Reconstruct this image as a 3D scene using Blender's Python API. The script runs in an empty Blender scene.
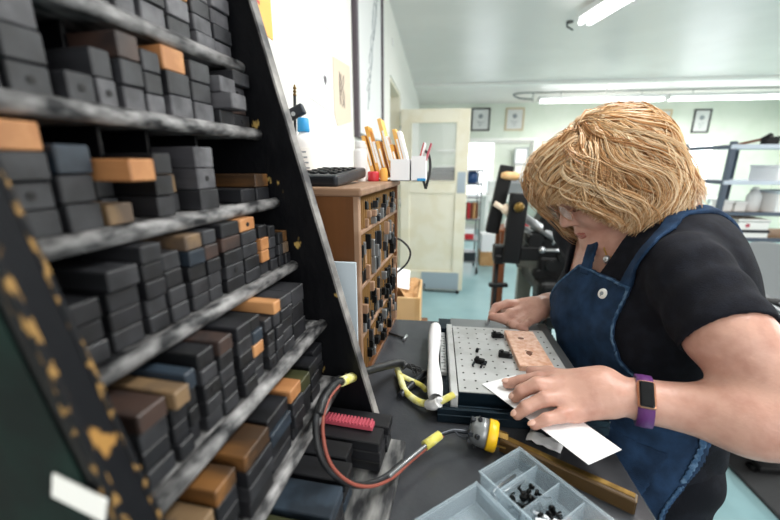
import bpy, bmesh, math, random
import numpy as np
from mathutils import Vector, Matrix
random.seed(7)
S = bpy.context.scene
COL = S.collection
R = math.radians

# ---------------------------------------------------------------- camera
cd = bpy.data.cameras.new('camera'); cam = bpy.data.objects.new('camera', cd); COL.objects.link(cam)
cd.sensor_width = 36; cd.lens = 36*367/780; cd.clip_start = 0.01; cd.clip_end = 60
cam.location = (0, 0, 1.42)
cam.rotation_euler = (R(90-14.805), 0, R(7.058))
cd.dof.use_dof = True; cd.dof.focus_distance = 0.55; cd.dof.aperture_fstop = 3.6
S.camera = cam

# ---------------------------------------------------------------- light
w = bpy.data.worlds.new('world'); S.world = w; w.use_nodes = True
bg = w.node_tree.nodes['Background']; bg.inputs[0].default_value = (1, 0.985, 0.97, 1); bg.inputs[1].default_value = 0.4

def area(name, loc, rot, sx, sy, power, col=(1, 1, 1)):
    l = bpy.data.lights.new(name, 'AREA'); l.shape = 'RECTANGLE'; l.size = sx; l.size_y = sy; l.energy = power; l.color = col
    o = bpy.data.objects.new(name, l); COL.objects.link(o); o.location = loc; o.rotation_euler = rot
    return o
area('overhead_lamp_light', (0.75, 0.9, 2.5), (0, 0, 0), 0.35, 1.3, 30, (1, .99, .96))
area('ceiling_strip_light', (1.22, 3.1, 2.42), (0, 0, 0), 0.2, 2.2, 26, (1, 1, .98))
area('back_strip_light', (4.0, 6.9, 2.35), (0, 0, 0), 4.4, 0.25, 92, (1, .985, .95))
area('rear_fill_light', (1.2, -1.6, 1.9), (R(68), 0, R(12)), 2.2, 1.4, 30, (1, .99, .97))  # broad soft light added behind the camera; no window is built there
area('side_fill_light', (5.9, 2.2, 1.7), (0, R(90), 0), 1.6, 3.2, 90, (1, .985, .96))  # added soft light from the right, hung free before a windowless wall
S.view_settings.view_transform = 'Standard'; S.view_settings.look = 'None'
S.view_settings.gamma = 1; S.view_settings.use_curve_mapping = False
S.view_settings.exposure = 0.27
S.cycles.max_bounces = 8; S.cycles.use_denoising = True

# ---------------------------------------------------------------- materials
def hexc(h):
    c = [int(h[i:i+2], 16)/255 for i in (0, 2, 4)]
    return tuple((x/12.92 if x <= .04045 else ((x+.055)/1.055)**2.4) for x in c) + (1,)
def mat(name, col, rough=.6, metal=0, spec=.5, noise=0, scale=20, col2=None, stretch=(1, 1, 1), bump=0, bscale=None,
        coat=0, lo=.45, hi=.6, trans=0, ior=1.45, alpha=1, emis=None, estr=0, detail=6, rvar=0, sub=0):
    m = bpy.data.materials.new(name); m.use_nodes = True
    nt = m.node_tree; N = nt.nodes; L = nt.links; b = N['Principled BSDF']
    c = hexc(col) if isinstance(col, str) else col
    b.inputs['Base Color'].default_value = c
    b.inputs['Roughness'].default_value = rough; b.inputs['Metallic'].default_value = metal
    b.inputs['Specular IOR Level'].default_value = spec; b.inputs['IOR'].default_value = ior
    b.inputs['Transmission Weight'].default_value = trans; b.inputs['Alpha'].default_value = alpha
    b.inputs['Coat Weight'].default_value = coat
    if sub: b.inputs['Subsurface Weight'].default_value = sub; b.inputs['Subsurface Radius'].default_value = (.01, .004, .002); b.inputs['Subsurface Scale'].default_value = 1
    if emis: b.inputs['Emission Color'].default_value = hexc(emis); b.inputs['Emission Strength'].default_value = estr
    tc = None
    if col2 or bump or rvar:
        tc = N.new('ShaderNodeTexCoord'); mp = N.new('ShaderNodeMapping'); mp.inputs['Scale'].default_value = stretch
        L.new(tc.outputs['Object'], mp.inputs[0])
        # every object gets its own offset of the grain
        oi = N.new('ShaderNodeObjectInfo'); ml = N.new('ShaderNodeMath'); ml.operation = 'MULTIPLY'; ml.inputs[1].default_value = 7.3
        L.new(oi.outputs['Random'], ml.inputs[0]); L.new(ml.outputs[0], mp.inputs['Location'])
        nz = N.new('ShaderNodeTexNoise'); nz.inputs['Scale'].default_value = scale; nz.inputs['Detail'].default_value = detail
        L.new(mp.outputs[0], nz.inputs[0])
        if col2:
            rp = N.new('ShaderNodeValToRGB'); rp.color_ramp.elements[0].position = lo; rp.color_ramp.elements[1].position = hi
            rp.color_ramp.elements[0].color = c; rp.color_ramp.elements[1].color = hexc(col2)
            L.new(nz.outputs[0], rp.inputs[0]); L.new(rp.outputs[0], b.inputs['Base Color'])
        if rvar:
            mr = N.new('ShaderNodeMapRange'); mr.inputs[3].default_value = max(0, rough-rvar); mr.inputs[4].default_value = min(1, rough+rvar)
            L.new(nz.outputs[0], mr.inputs[0]); L.new(mr.outputs[0], b.inputs['Roughness'])
        if bump:
            n2 = nz
            if bscale:
                n2 = N.new('ShaderNodeTexNoise'); n2.inputs['Scale'].default_value = bscale; n2.inputs['Detail'].default_value = 5
                L.new(mp.outputs[0], n2.inputs[0])
            bp = N.new('ShaderNodeBump'); bp.inputs['Strength'].default_value = bump; bp.inputs['Distance'].default_value = .002
            L.new(n2.outputs[0], bp.inputs['Height']); L.new(bp.outputs[0], b.inputs['Normal'])
    return m
M = {}
M['wall_white'] = mat('plaster_white', 'e4e4de', .85, bump=.1, scale=60)
M['wall_mint'] = mat('plaster_mint', 'e0e7dc', .8, col2='dae3d6', scale=3, bump=.1, bscale=50)
M['ceiling'] = mat('ceiling_gloss_paint', 'e2dfdc', .34, col2='e6e3e0', scale=2, bump=.15, bscale=5)
M['floor'] = mat('painted_floor', '86a9b0', .32, col2='9bbcc0', scale=2.5, lo=.35, hi=.7, bump=.1, bscale=30, rvar=.1)
M['cream'] = mat('cream_paint', 'ebe6d4', .5, col2='e6dfc8', scale=6)
M['trim_white'] = mat('white_gloss_paint', 'f2f2ee', .4)
M['kick'] = mat('kick_plate_metal', 'a9b6c0', .35, metal=.3)
M['glass'] = mat('window_glass', 'ffffff', .02, alpha=.16, spec=.8)
M['daylight'] = mat('bright_daylight_pane', 'ffffff', .5, emis='f4faff', estr=2.2)
M['tube'] = mat('lit_fluorescent_tube', 'ffffff', .5, emis='ffffff', estr=6)
M['lampwhite'] = mat('white_enamel', 'e8e9e8', .35)
M['rack'] = mat('black_stained_wood', '08090b', .42, col2='1a1b1e', scale=28, stretch=(1, 1, .12), lo=.5, hi=.72, bump=.6, bscale=60, rvar=.15, spec=.2)
M['rackspot'] = mat('chipped_black_paint', '0b0c0f', .45, col2='a48a50', scale=55, stretch=(1, 1, .55), lo=.665, hi=.70, bump=.7, bscale=70, rvar=.15, spec=.2)
M['worn'] = mat('worn_black_edge', '3b3b3e', .6, col2='a3a09c', scale=45, stretch=(1, .35, .6), lo=.38, hi=.66, bump=.7, bscale=80)
M['worn_brown'] = mat('worn_wood_edge', '0d0f13', .6, col2='96703c', scale=75, stretch=(1, 1, .5), lo=.64, hi=.68, bump=.6, bscale=70, spec=.15)
M['shelf'] = mat('dusty_shelf_paint', '202124', .5, col2='a09f9f', scale=110, stretch=(1, .45, 1), lo=.36, hi=.70, bump=.6, bscale=80)
M['chips'] = mat('chipped_gold_edge', '0d0f13', .6, col2='8a6b3e', scale=240, stretch=(1, 1, .5), lo=.53, hi=.60, bump=.6, bscale=150, spec=.2)
M['green_side'] = mat('dark_green_paint', '061412', .6, col2='0b231e', scale=20, bump=.3, spec=.15)
M['base'] = mat('scuffed_grey_board', '2b2c2f', .6, col2='8c8c8a', scale=60, stretch=(1, .3, 1), lo=.42, hi=.66, bump=.5)
BK = {
 'k': ('black', mat('type_block_black', '0d0e10', .5, col2='202126', scale=55, stretch=(.12, 1, 1), lo=.35, hi=.75, bump=.2)),
 'g': ('charcoal', mat('type_block_charcoal', '1b1c1f', .5, col2='36373b', scale=55, stretch=(.12, 1, 1), lo=.35, hi=.75, bump=.2)),
 'l': ('grey', mat('type_block_grey', '3a3a3e', .5, col2='68686c', scale=55, stretch=(.12, 1, 1), lo=.35, hi=.75, bump=.2)),
 'n': ('blue-black', mat('type_block_blue_black', '1e2730', .5, col2='2e3a46', scale=30, bump=.2)),
 'b': ('brown', mat('type_block_brown', '40302a', .5, col2='2a2322', scale=35, bump=.2)),
 't': ('tan', mat('type_block_tan', '7a6348', .55, col2='54463a', scale=35, bump=.2)),
 'o': ('orange', mat('type_block_orange', 'a26f45', .5, col2='c08c5c', scale=30, stretch=(.2, 1, 1), bump=.15)),
 'y': ('amber', mat('type_block_amber', '3a291a', .5, col2='7a532b', scale=30, stretch=(.15, 1, 1), bump=.15)),
 'v': ('olive', mat('type_block_olive', '33351f', .5, col2='4c4a2c', scale=30, stretch=(.15, 1, 1), bump=.15)),
}
M['brass'] = mat('brass', '7c6232', .38, metal=.8, col2='59451f', scale=50, bump=.1)
M['stone'] = mat('dark_stone_top', '323438', .2, col2='4d4f53', scale=9, lo=.3, hi=.75, bump=.12, bscale=180, rvar=.12)
M['steel'] = mat('bright_steel', 'b9bcc0', .28, metal=.9)
M['dsteel'] = mat('dark_steel', '3a3d42', .35, metal=.7, bump=.1, scale=80)
M['black'] = mat('black_enamel', '090a0c', .4, spec=.3)
M['iron'] = mat('black_cast_iron', '0c0d0e', .45, metal=.2, spec=.3, bump=.3, scale=60)
M['greyiron'] = mat('grey_cast_iron', '8b8e90', .35, metal=.6, bump=.2, scale=60)
M['bluedark'] = mat('blue_black_steel', '1b2a35', .25, metal=.5)
M['galley'] = mat('perforated_grey_plate', 'c9cbcb', .42, metal=.15, col2='b9bbba', scale=25)
M['hole'] = mat('punched_hole_black', '151515', .7)
M['copper'] = mat('copper_plate', 'dda282', .4, metal=.1, col2='f4ccb4', scale=120, lo=.35, hi=.65, bump=.3)
M['paper'] = mat('white_paper', 'f5f6f8', .75)
M['cream_paper'] = mat('ivory_paper', 'dccbb6', .8)
M['yellow_paper'] = mat('orange_yellow_paper', 'f2b765', .75)
M['envelope'] = mat('manila_envelope', 'e6a94e', .75, col2='f0bf70', scale=20)
M['red'] = mat('red_plastic', 'c4303a', .4)
M['pink'] = mat('pinkish_red_plastic', 'b8505f', .45)
M['blue'] = mat('blue_plastic', '2a94cf', .4)
M['label'] = mat('white_label', 'f0f0ec', .6)
M['white_plastic'] = mat('white_plastic', 'ececec', .4)
M['rubber'] = mat('black_rubber', '17181a', .5)
M['cable'] = mat('grey_black_cable_sheath', '151618', .45, col2='26282b', scale=60)
M['cable_red'] = mat('red_brown_wire', '8d4a3d', .5)
M['yellow'] = mat('yellow_plastic', 'f0bd1c', .35)
M['ytape'] = mat('yellow_tape', 'd9cf62', .5, col2='e9e7b0', scale=60, bump=.4)
M['clear'] = mat('frosted_clear_plastic', 'c3d5df', .12, alpha=.30, spec=.7)
M['amberp'] = mat('translucent_amber_plastic', '4f3c22', .3, alpha=.9)
M['oak'] = mat('cabinet_brown_wood', '5e3b20', .45, col2='80532e', scale=12, stretch=(1, 1, .1), lo=.35, hi=.7, bump=.3, bscale=50)
M['oak_light'] = mat('worn_light_wood', '8f7058', .55, col2='a98a72', scale=20, stretch=(.2, 1, 1), bump=.3)
M['strip'] = mat('brass_coloured_slat', '9a7646', .5, metal=0)
M['kraft'] = mat('kraft_cardboard', 'bb8f60', .8, col2='c79d6f', scale=15)
M['pinewood'] = mat('pale_pine', 'dcb685', .6, col2='cfa36c', scale=14, stretch=(1, 1, .15))
M['walnut'] = mat('red_brown_wood', '6b3a1f', .45, col2='7f4a2a', scale=14, stretch=(1, 1, .15))
M['mat'] = mat('dark_rubber_mat', '3a3b3d', .75, bump=.4, scale=200)
M['grey_board'] = mat('grey_board', 'c9d6de', .6)
M['frame_black'] = mat('black_picture_frame', '1c2126', .4)
M['frame_gold'] = mat('pale_wood_picture_frame', 'c9b791', .5)
M['frame_silver'] = mat('brown_silver_picture_frame', '4d454c', .45)
M['matboard'] = mat('pale_mat_board', 'dadcdb', .7)
M['ink_grey'] = mat('grey_print_ink', '8f979c', .7)
M['shelf_metal'] = mat('blue_grey_shelf_metal', '57616f', .4, metal=.4)
M['shelf_board'] = mat('brown_chipboard', '9a7552', .7, col2='a98463', scale=40)
M['shelf_edge'] = mat('pale_shelf_edge', 'c6d0dc', .4, metal=.2)

# ---------------------------------------------------------------- mesh helpers
class MB:
    def __init__(s): s.bm = bmesh.new()
    def _fin(s, verts, faces, mi, smooth):
        for f in faces: f.material_index = mi; f.smooth = smooth
    def box(s, c, d, rz=0, bev=0, mi=0, rot=None, seg=1):
        g = bmesh.ops.create_cube(s.bm, size=1)
        vs = g['verts']
        mt = Matrix.Translation(Vector(c)) @ (rot if rot is not None else Matrix.Rotation(rz, 4, 'Z')) @ Matrix.Diagonal((*d, 1))
        bmesh.ops.transform(s.bm, matrix=mt, verts=vs)
        fs = list({f for v in vs for f in v.link_faces})
        if bev:
            es = list({e for v in vs for e in v.link_edges})
            r = bmesh.ops.bevel(s.bm, geom=es, offset=bev, segments=seg, affect='EDGES', profile=.5)
            fs = list({f for f in fs if f.is_valid} | set(r['faces']))
        s._fin(None, fs, mi, False); return s
    def cyl(s, a, b, r0, r1=None, n=20, mi=0, smooth=True):
        a = Vector(a); b = Vector(b); r1 = r0 if r1 is None else r1
        d = b-a; q = d.to_track_quat('Z', 'Y').to_matrix().to_4x4()
        g = bmesh.ops.create_cone(s.bm, cap_ends=True, segments=n, radius1=r0, radius2=r1, depth=d.length)
        bmesh.ops.transform(s.bm, matrix=Matrix.Translation((a+b)/2) @ q, verts=g['verts'])
        for f in {f for v in g['verts'] for f in v.link_faces}:
            f.material_index = mi; f.smooth = smooth and len(f.verts) == 4
        return s
    def tube(s, pts, r, n=8, mi=0, caps=True):
        P = [Vector(p) for p in pts]; rs = r if isinstance(r, (list, tuple)) else [r]*len(P)
        rings = []; ref = Vector((0, 0, 1))
        for i, p in enumerate(P):
            t = (P[min(i+1, len(P)-1)]-P[max(i-1, 0)]).normalized()
            if abs(t.dot(ref)) > .97: ref = Vector((1, .1, 0)).normalized()
            x = (ref - t*ref.dot(t)).normalized(); y = t.cross(x); ref = x
            rings.append([s.bm.verts.new(p+(x*math.cos(k*2*math.pi/n)+y*math.sin(k*2*math.pi/n))*rs[i]) for k in range(n)])
        for a, b in zip(rings, rings[1:]):
            for k in range(n):
                f = s.bm.faces.new((a[k], a[(k+1) % n], b[(k+1) % n], b[k])); f.smooth = True; f.material_index = mi
        if caps:
            s.bm.faces.new(rings[0][::-1]).material_index = mi; s.bm.faces.new(rings[-1]).material_index = mi
        return s
    def lathe(s, prof, c=(0, 0, 0), n=24, mi=0, rot=None):
        rings = []; mt = Matrix.Translation(Vector(c)) @ (rot if rot is not None else Matrix.Identity(4))
        for r, z in prof:
            rings.append([s.bm.verts.new(mt @ Vector((r*math.cos(k*2*math.pi/n), r*math.sin(k*2*math.pi/n), z))) for k in range(n)])
        for a, b in zip(rings, rings[1:]):
            for k in range(n):
                f = s.bm.faces.new((a[k], a[(k+1) % n], b[(k+1) % n], b[k])); f.smooth = True; f.material_index = mi
        s.bm.faces.new(rings[0][::-1]).material_index = mi; s.bm.faces.new(rings[-1]).material_index = mi
        return s
    def sphere(s, c, r, mi=0, sc=(1, 1, 1), n=16, rot=None):
        g = bmesh.ops.create_uvsphere(s.bm, u_segments=n, v_segments=n//2+1, radius=r)
        bmesh.ops.transform(s.bm, matrix=Matrix.Translation(Vector(c)) @ (rot if rot is not None else Matrix.Identity(4)) @ Matrix.Diagonal((*sc, 1)), verts=g['verts'])
        for f in {f for v in g['verts'] for f in v.link_faces}: f.smooth = True; f.material_index = mi
        return s
    def prism(s, poly, h, mt=None, mi=0):
        """poly (x,y) extruded along +z by h, then transformed"""
        mt = mt or Matrix.Identity(4)
        a = [s.bm.verts.new(mt @ Vector((x, y, 0))) for x, y in poly]; b = [s.bm.verts.new(mt @ Vector((x, y, h))) for x, y in poly]
        fs = [s.bm.faces.new(a[::-1]), s.bm.faces.new(b)]
        n = len(poly)
        for i in range(n): fs.append(s.bm.faces.new((a[i], a[(i+1) % n], b[(i+1) % n], b[i])))
        for f in fs: f.material_index = mi
        return s
    def build(s, name, mats, parent=None, loc=(0, 0, 0), rz=0):
        bmesh.ops.recalc_face_normals(s.bm, faces=s.bm.faces)
        me = bpy.data.meshes.new(name); s.bm.to_mesh(me); s.bm.free()
        for m in (mats if isinstance(mats, (list, tuple)) else [mats]): me.materials.append(M[m] if isinstance(m, str) else m)
        o = bpy.data.objects.new(name, me); COL.objects.link(o); o.location = loc; o.rotation_euler = (0, 0, rz)
        if parent: o.parent = parent
        return o
def box(name, c, d, m, parent=None, bev=.001, loc=(0, 0, 0), rz=0): return MB().box(c, d, bev=bev).build(name, m, parent, loc, rz)
def empty(name, loc, rz=0):
    o = bpy.data.objects.new(name, None); COL.objects.link(o); o.location = loc; o.rotation_euler = (0, 0, rz); o.empty_display_size = .05; return o
def tag(o, label, cat, group=None, kind=None):
    if label: o['label'] = label
    if cat: o['category'] = cat
    if group: o['group'] = group
    if kind: o['kind'] = kind
    return o
def struct(o): o['kind'] = 'structure'; return o
def thing(name, label, cat, loc, rz=0, group=None): return tag(empty(name, loc, rz), label, cat, group)
def spline(pts, n=6):
    P = [Vector(p) for p in pts]; out = []
    for i in range(len(P)-1):
        a = P[max(i-1, 0)]; b = P[i]; c = P[i+1]; d = P[min(i+2, len(P)-1)]
        for k in range(n):
            t = k/n
            out.append(.5*((2*b)+(c-a)*t+(2*a-5*b+4*c-d)*t*t+(3*b-a-3*c+d)*t**3))
    out.append(P[-1]); return out
ORD = ['zeroth', 'first', 'second', 'third', 'fourth', 'fifth', 'sixth', 'seventh', 'eighth', 'ninth', 'tenth', 'eleventh', 'twelfth', 'thirteenth', 'fourteenth']
# ================================================================ the room
ZC = 2.6; YB = 8.3; XL = -.395; XR = 6.6
struct(box('floor', (3.0, 3.6, -.05), (7.6, 9.8, .1), 'floor', bev=0))
struct(box('ceiling', (3.0, 3.6, ZC+.05), (7.6, 9.8, .1), 'ceiling', bev=0))
# back wall with two window holes
def wall_with_holes(name, x0, x1, z0, z1, holes, y, th, m):
    b = MB(); xs = sorted({x0, x1, *[h[0] for h in holes], *[h[1] for h in holes]})
    for a, c in zip(xs, xs[1:]):
        zs = [z0]
        for h in holes:
            if h[0] <= a and h[1] >= c: zs += [h[2], h[3]]
        zs.append(z1)
        for k in range(0, len(zs), 2):
            b.box(((a+c)/2, y+th/2, (zs[k]+zs[k+1])/2), (c-a, th, zs[k+1]-zs[k]))
    bmesh.ops.remove_doubles(b.bm, verts=b.bm.verts, dist=1e-5)
    return struct(b.build(name, m))
W1 = (.5, 1.97, .66, 1.86); W2 = (4.5, 5.46, .87, 1.81)
wall_with_holes('wall_back', XL-.5, XR, 0, ZC, [W1, W2], YB, .12, 'wall_mint')
def window(name, W, split=None):
    b = MB(); t = .06
    x0, x1, z0, z1 = W; y = YB-.01
    for c, d in [(((x0+x1)/2, y, z1+t/2), (x1-x0+2*t, .05, t)), (((x0+x1)/2, y, z0-t/2), (x1-x0+2*t, .07, t)),
                 ((x0-t/2, y, (z0+z1)/2), (t, .05, z1-z0)), ((x1+t/2, y, (z0+z1)/2), (t, .05, z1-z0))]: b.box(c, d, bev=.006)
    o = struct(b.build(name, 'trim_white'))
    b = MB(); ts = .035
    for c, d in [(((x0+x1)/2, y+.05, z1-ts/2), (x1-x0, .03, ts)), (((x0+x1)/2, y+.05, z0+ts/2), (x1-x0, .03, ts)),
                 ((x0+ts/2, y+.05, (z0+z1)/2), (ts, .03, z1-z0-2*ts)), ((x1-ts/2, y+.05, (z0+z1)/2), (ts, .03, z1-z0-2*ts))]: b.box(c, d)
    if split: b.box((split, y+.05, (z0+z1)/2), (ts, .03, z1-z0-2*ts))
    b.build('window_frame', 'trim_white', o)
    xe = split if split else x1
    box('pane', ((x0+xe)/2, y+.075, (z0+z1)/2), (xe-x0, .006, z1-z0), 'daylight', o, bev=0)
    if split: box('pane', ((split+x1)/2, y+.075, (z0+z1)/2), (x1-split, .006, z1-z0), 'wall_mint', o, bev=0)
    return o
window('window_1', W1, 1.2); window('window_2', W2)
# left wall with the doorway
b = MB(); YD0, YD1, ZD = 3.19, 4.12, 2.107
b.box((XL-.09, (-1.3+YD0)/2, ZC/2), (.18, YD0+1.3, ZC)); b.box((XL-.09, (YD0+YD1)/2, (ZD+ZC)/2), (.18, YD1-YD0, ZC-ZD)); b.box((XL-.09, (YD1+YB)/2, ZC/2), (.18, YB-YD1, ZC))
struct(b.build('wall_left', 'wall_white'))
b = MB(); b.box((XL-.14, YD0+.012, ZD/2), (.26, .024, ZD)); b.box((XL-.14, YD1-.012, ZD/2), (.26, .024, ZD)); b.box((XL-.14, (YD0+YD1)/2, ZD-.012), (.26, YD1-YD0-.05, .024))
struct(b.build('trim_1', 'cream'))
struct(box('wall_hall', (XL-1.0, 3.6, ZC/2), (.1, 2.2, ZC), 'wall_mint', bev=0))
struct(box('wall_right', (XR+.05, 4.2, ZC/2), (.1, 8.3, ZC), 'wall_mint', bev=0))
struct(box('trim_2', (3.1, 6.25, ZC-.02), (6.98, .09, .04), 'trim_white', bev=.004))
struct(box('baseboard_back', (3.1, YB-.012, .05), (6.98, .02, .1), 'trim_white'))
# open door, swung in from the doorway
def door():
    o = MB(); y = 4.05; x0, x1, z0, z1 = -.385, .325, .012, 1.955; t = .04
    gx0, gx1, gz0, gz1 = -.285, .205, 1.22, 1.835
    o.box(((x0+gx0)/2, y, (z0+z1)/2), (gx0-x0, t, z1-z0), bev=.003); o.box(((x1+gx1)/2, y, (z0+z1)/2), (x1-gx1, t, z1-z0), bev=.003)
    o.box(((gx0+gx1)/2, y, (gz1+z1)/2), (gx1-gx0, t, z1-gz1)); o.box(((gx0+gx1)/2, y, (gz0+1.11)/2), (gx1-gx0, t, gz0-1.11))
    o.box(((gx0+gx1)/2, y, (z0+.23)/2), (gx1-gx0, t, .23-z0)); o.box(((gx0+gx1)/2, y+.005, .67), (gx1-gx0, t-.024, .88))
    d = struct(o.build('door_1', 'cream'))
    b = MB()
    for c, dd in [(((gx0+gx1)/2, y-t/2, gz1-.008), (gx1-gx0, .012, .016)), (((gx0+gx1)/2, y-t/2, gz0+.008), (gx1-gx0, .012, .016)), ((gx0+.008, y-t/2, (gz0+gz1)/2), (.016, .012, gz1-gz0-.03)), ((gx1-.008, y-t/2, (gz0+gz1)/2), (.016, .012, gz1-gz0-.03))]: b.box(c, dd, bev=.003)
    b.build('glazing_bead', 'cream', d)
    box('pane', ((gx0+gx1)/2, y, (gz0+gz1)/2), (gx1-gx0, .005, gz1-gz0), 'glass', d, bev=0)
    box('kick_plate', (.07, y-.024, .12), (.42, .004, .2), 'kick', d)
    box('push_plate', (.262, y-.024, 1.22), (.085, .004, .22), 'kick', d)
    b = MB()
    for z in (.25, 1.0, 1.75): b.cyl((x0-.004, y-.022, z-.045), (x0-.004, y-.022, z+.045), .008)
    b.build('hinge', 'steel', d)
    h = MB(); h.tube([(-.1, y-.03, .08), (-.1, y-.08, .02), (.25, y-.1, .018)], .008); h.sphere((.27, y-.1, .02), .02); h.build('door_stop', 'black', d)
door()
# ---------------------------------------------------------------- fluorescent fixtures
def fluor(label, loc, rz, ln, ntube=2):
    t = thing('fluorescent_light', label, 'ceiling light', loc, rz, None)
    b = MB(); b.box((0, 0, .045), (ln, .12, .05), bev=.006); b.box((0, 0, .012), (ln, .05, .03), bev=.004)
    b.build('lamp_housing', 'lampwhite', t)
    for k in range(ntube):
        y = (k-.5)*.075 if ntube == 2 else 0
        c = MB(); c.cyl((-ln/2+.03, y, -.012), (ln/2-.03, y, -.012), .017, n=14); c.build('fluorescent_tube', 'tube', t)
        for e_ in (-1, 1): MB().box((e_*(ln/2-.015), y, -.005), (.03, .03, .05), bev=.004).build('lamp_holder', 'lampwhite', t)
    c = MB()
    for x in (-ln*.32, ln*.32): c.cyl((x, 0, .07), (x, 0, ZC-loc[2]-.0005), .006)
    c.build('hanger', 'greyiron', t)
    return t
fluor('left fluorescent strip light hanging before the pale green back wall', (2.75, 7.2, 2.47), 0, 2.05)
fluor('right fluorescent strip light hanging before the pale green back wall', (4.87, 7.2, 2.47), 0, 2.1)
fluor('nearest ceiling fluorescent light, seen end-on at the top of the photo', (1.365, 2.34, 2.5), R(102.5), 2.3)
b = MB(); b.tube(spline([(1.62, 7.2, 2.5), (1.42, 7.25, 2.53), (1.3, 7.2, 2.58), (1.42, 7.1, 2.593), (1.62, 7.1, 2.593)]), .014); b.cyl((1.62, 7.15, 2.45), (1.62, 7.15, 2.6), .008)
b.cyl((1.62, 7.1, 2.592), (6.4, 7.1, 2.592), .01)
tag(b.build('electrical_conduit', 'greyiron'), 'thin grey conduit curling along the ceiling to the back strip lights', 'conduit')
b = MB(); b.tube(spline([(1.1, 3.75, 2.6), (1.08, 3.76, 2.57), (1.13, 3.74, 2.53)]), .006); b.cyl((1.1, 3.75, 2.59), (1.1, 3.75, 2.6), .03)
tag(b.build('hanging_chain', 'dsteel'), 'short dark chain at the end of the nearest ceiling light', 'chain')

# ---------------------------------------------------------------- framed certificates on the back wall
def certificate(label, x0, x1, z0, z1, fm, tilt=0):
    t = thing('picture_frame', label, 'picture frame', ((x0+x1)/2, YB-.001, z0), 0, 'framed certificates on the back wall')
    w_, h = x1-x0, z1-z0; f = .028
    b = MB()
    for c, d in [((0, -.012, f/2), (w_, .022, f)), ((0, -.012, h-f/2), (w_, .022, f)), ((-w_/2+f/2, -.012, h/2), (f, .022, h-2*f)), ((w_/2-f/2, -.012, h/2), (f, .022, h-2*f))]: b.box(c, d, bev=.003)
    b.build('frame', fm, t)
    box('certificate_sheet', (0, -.006, h/2), (w_-2*f, .004, h-2*f), 'matboard', t, bev=0)
    b = MB(); b.cyl((0, -.0085, h*.64), (0, -.0105, h*.64), .045, n=18)
    for k in range(4): b.box((0, -.009, h*.42-k*.03), (w_*.4-k*.03, .001, .007))
    b.build('printed_emblem', 'ink_grey', t)
certificate('black framed certificate left of the cream door top, leftmost on the back wall', .68, 1.06, 2.07, 2.52, 'frame_black')
certificate('pale wood framed certificate second from left on the back wall', 1.37, 1.74, 2.07, 2.51, 'frame_gold')
certificate('thin tan framed certificate just right of the blonde hair', 4.22, 4.53, 2.0, 2.43, 'frame_gold')
certificate('black framed certificate furthest right on the back wall', 4.93, 5.24, 1.99, 2.43, 'frame_black')
t = thing('picture_frame', 'small white framed print modelled from a reflection in the back window', 'picture frame', (1.74, YB-.06, .66+.0), 0)  # a picture reflected in the glass, built as a solid print on a stand
b = MB()
for c, d in [((0, 0, .74), (.28, .02, .02)), ((0, 0, 1.06), (.28, .02, .02)), ((-.13, 0, .9), (.02, .02, .32)), ((.13, 0, .9), (.02, .02, .32))]: b.box(c, d)
b.build('frame', 'ink_grey', t); box('print', (0, .004, .9), (.25, .006, .31), 'paper', t, bev=0); box('stand', (0, .03, .37), (.2, .02, .73), 'trim_white', t)
# hanging things behind the hair
b = MB(); b.lathe([(.02, .3), (.1, .27), (.22, .15), (.28, 0), (.27, -.01), (.2, .12), (.05, .24)], (2.60, 6.6, 1.98)); b.cyl((2.60, 6.6, 2.26), (2.60, 6.6, 2.6), .006)
tag(b.build('lamp_shade', 'lampwhite'), 'white bowl-shaped pendant lamp shade just above the blonde hair', 'pendant lamp')
t = thing('wall_clock', 'brown oval wooden paddle hung on the wall behind the hair', 'wall ornament', (4.02, YB-.001, 1.85))
b = MB(); b.lathe([(.13, 0), (.14, .01), (.12, .025), (.03, .03)], (0, 0, .2), rot=Matrix.Rotation(R(90), 4, 'X')); b.build('paddle', 'walnut', t)
b = MB(); b.box((.08, -.012, .0), (.05, .02, .3), rot=Matrix.Rotation(R(25), 4, 'Y')); b.build('handle', 'walnut', t)
t.name = 'wooden_paddle'
t = thing('security_camera', 'small black bracketed camera on back wall above the hair', 'camera', (3.42, YB-.001, 2.33))
b = MB(); b.box((0, -.02, .03), (.05, .04, .12), bev=.004); b.build('wall_bracket', 'black', t)
b = MB(); b.cyl((-.06, -.06, .05), (.1, -.06, .02), .035); b.cyl((0, -.06, .03), (0, -.02, .03), .012); b.build('camera_body', 'black', t)

# ---------------------------------------------------------------- things on the left wall
def wall_sheet(name, label, cat, pts, m, extra=None, th=.0012, off=.001):
    """pts (y, z) on the left wall"""
    y0 = min(p[0] for p in pts); z0 = min(p[1] for p in pts)
    mt = Matrix(((0, 0, 1, 0), (1, 0, 0, 0), (0, 1, 0, 0), (0, 0, 0, 1)))
    b = MB(); b.prism([(p[0]-y0, p[1]-z0) for p in pts], th, mt)
    o = b.build(name, m, None, (XL+off, y0, z0)); tag(o, label, cat)
    if extra: extra(o, th)
    return o
def print_marks(lines, m, nm='printed_text'):
    def f(o, th):
        b = MB()
        for (y, z, sy, sz) in lines: b.box((th+.0003, y, z), (.0006, sy, sz))
        b.build(nm, m, o)
    return f
wall_sheet('poster', 'orange paper notice on white wall beside top of the black type rack', 'poster', [(.80, 1.70), (.93, 1.70), (.93, 1.86), (.80, 1.86)], 'yellow_paper',
           print_marks([(.045, .055-k*.0, .05, .006) if k == 0 else (.05, .055+k*.018, .07, .008) for k in range(5)], 'red'))
wall_sheet('poster', 'large white sheet at top of the wall between the type rack and tall framed drawing', 'poster', [(1.17, 1.86), (1.47, 1.88), (1.47, 2.25), (1.17, 2.25)], 'paper', print_marks([(.2, .2, .06, .01), (.2, .16, .08, .006), (.16, .12, .05, .006)], 'ink_grey'))
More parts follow.
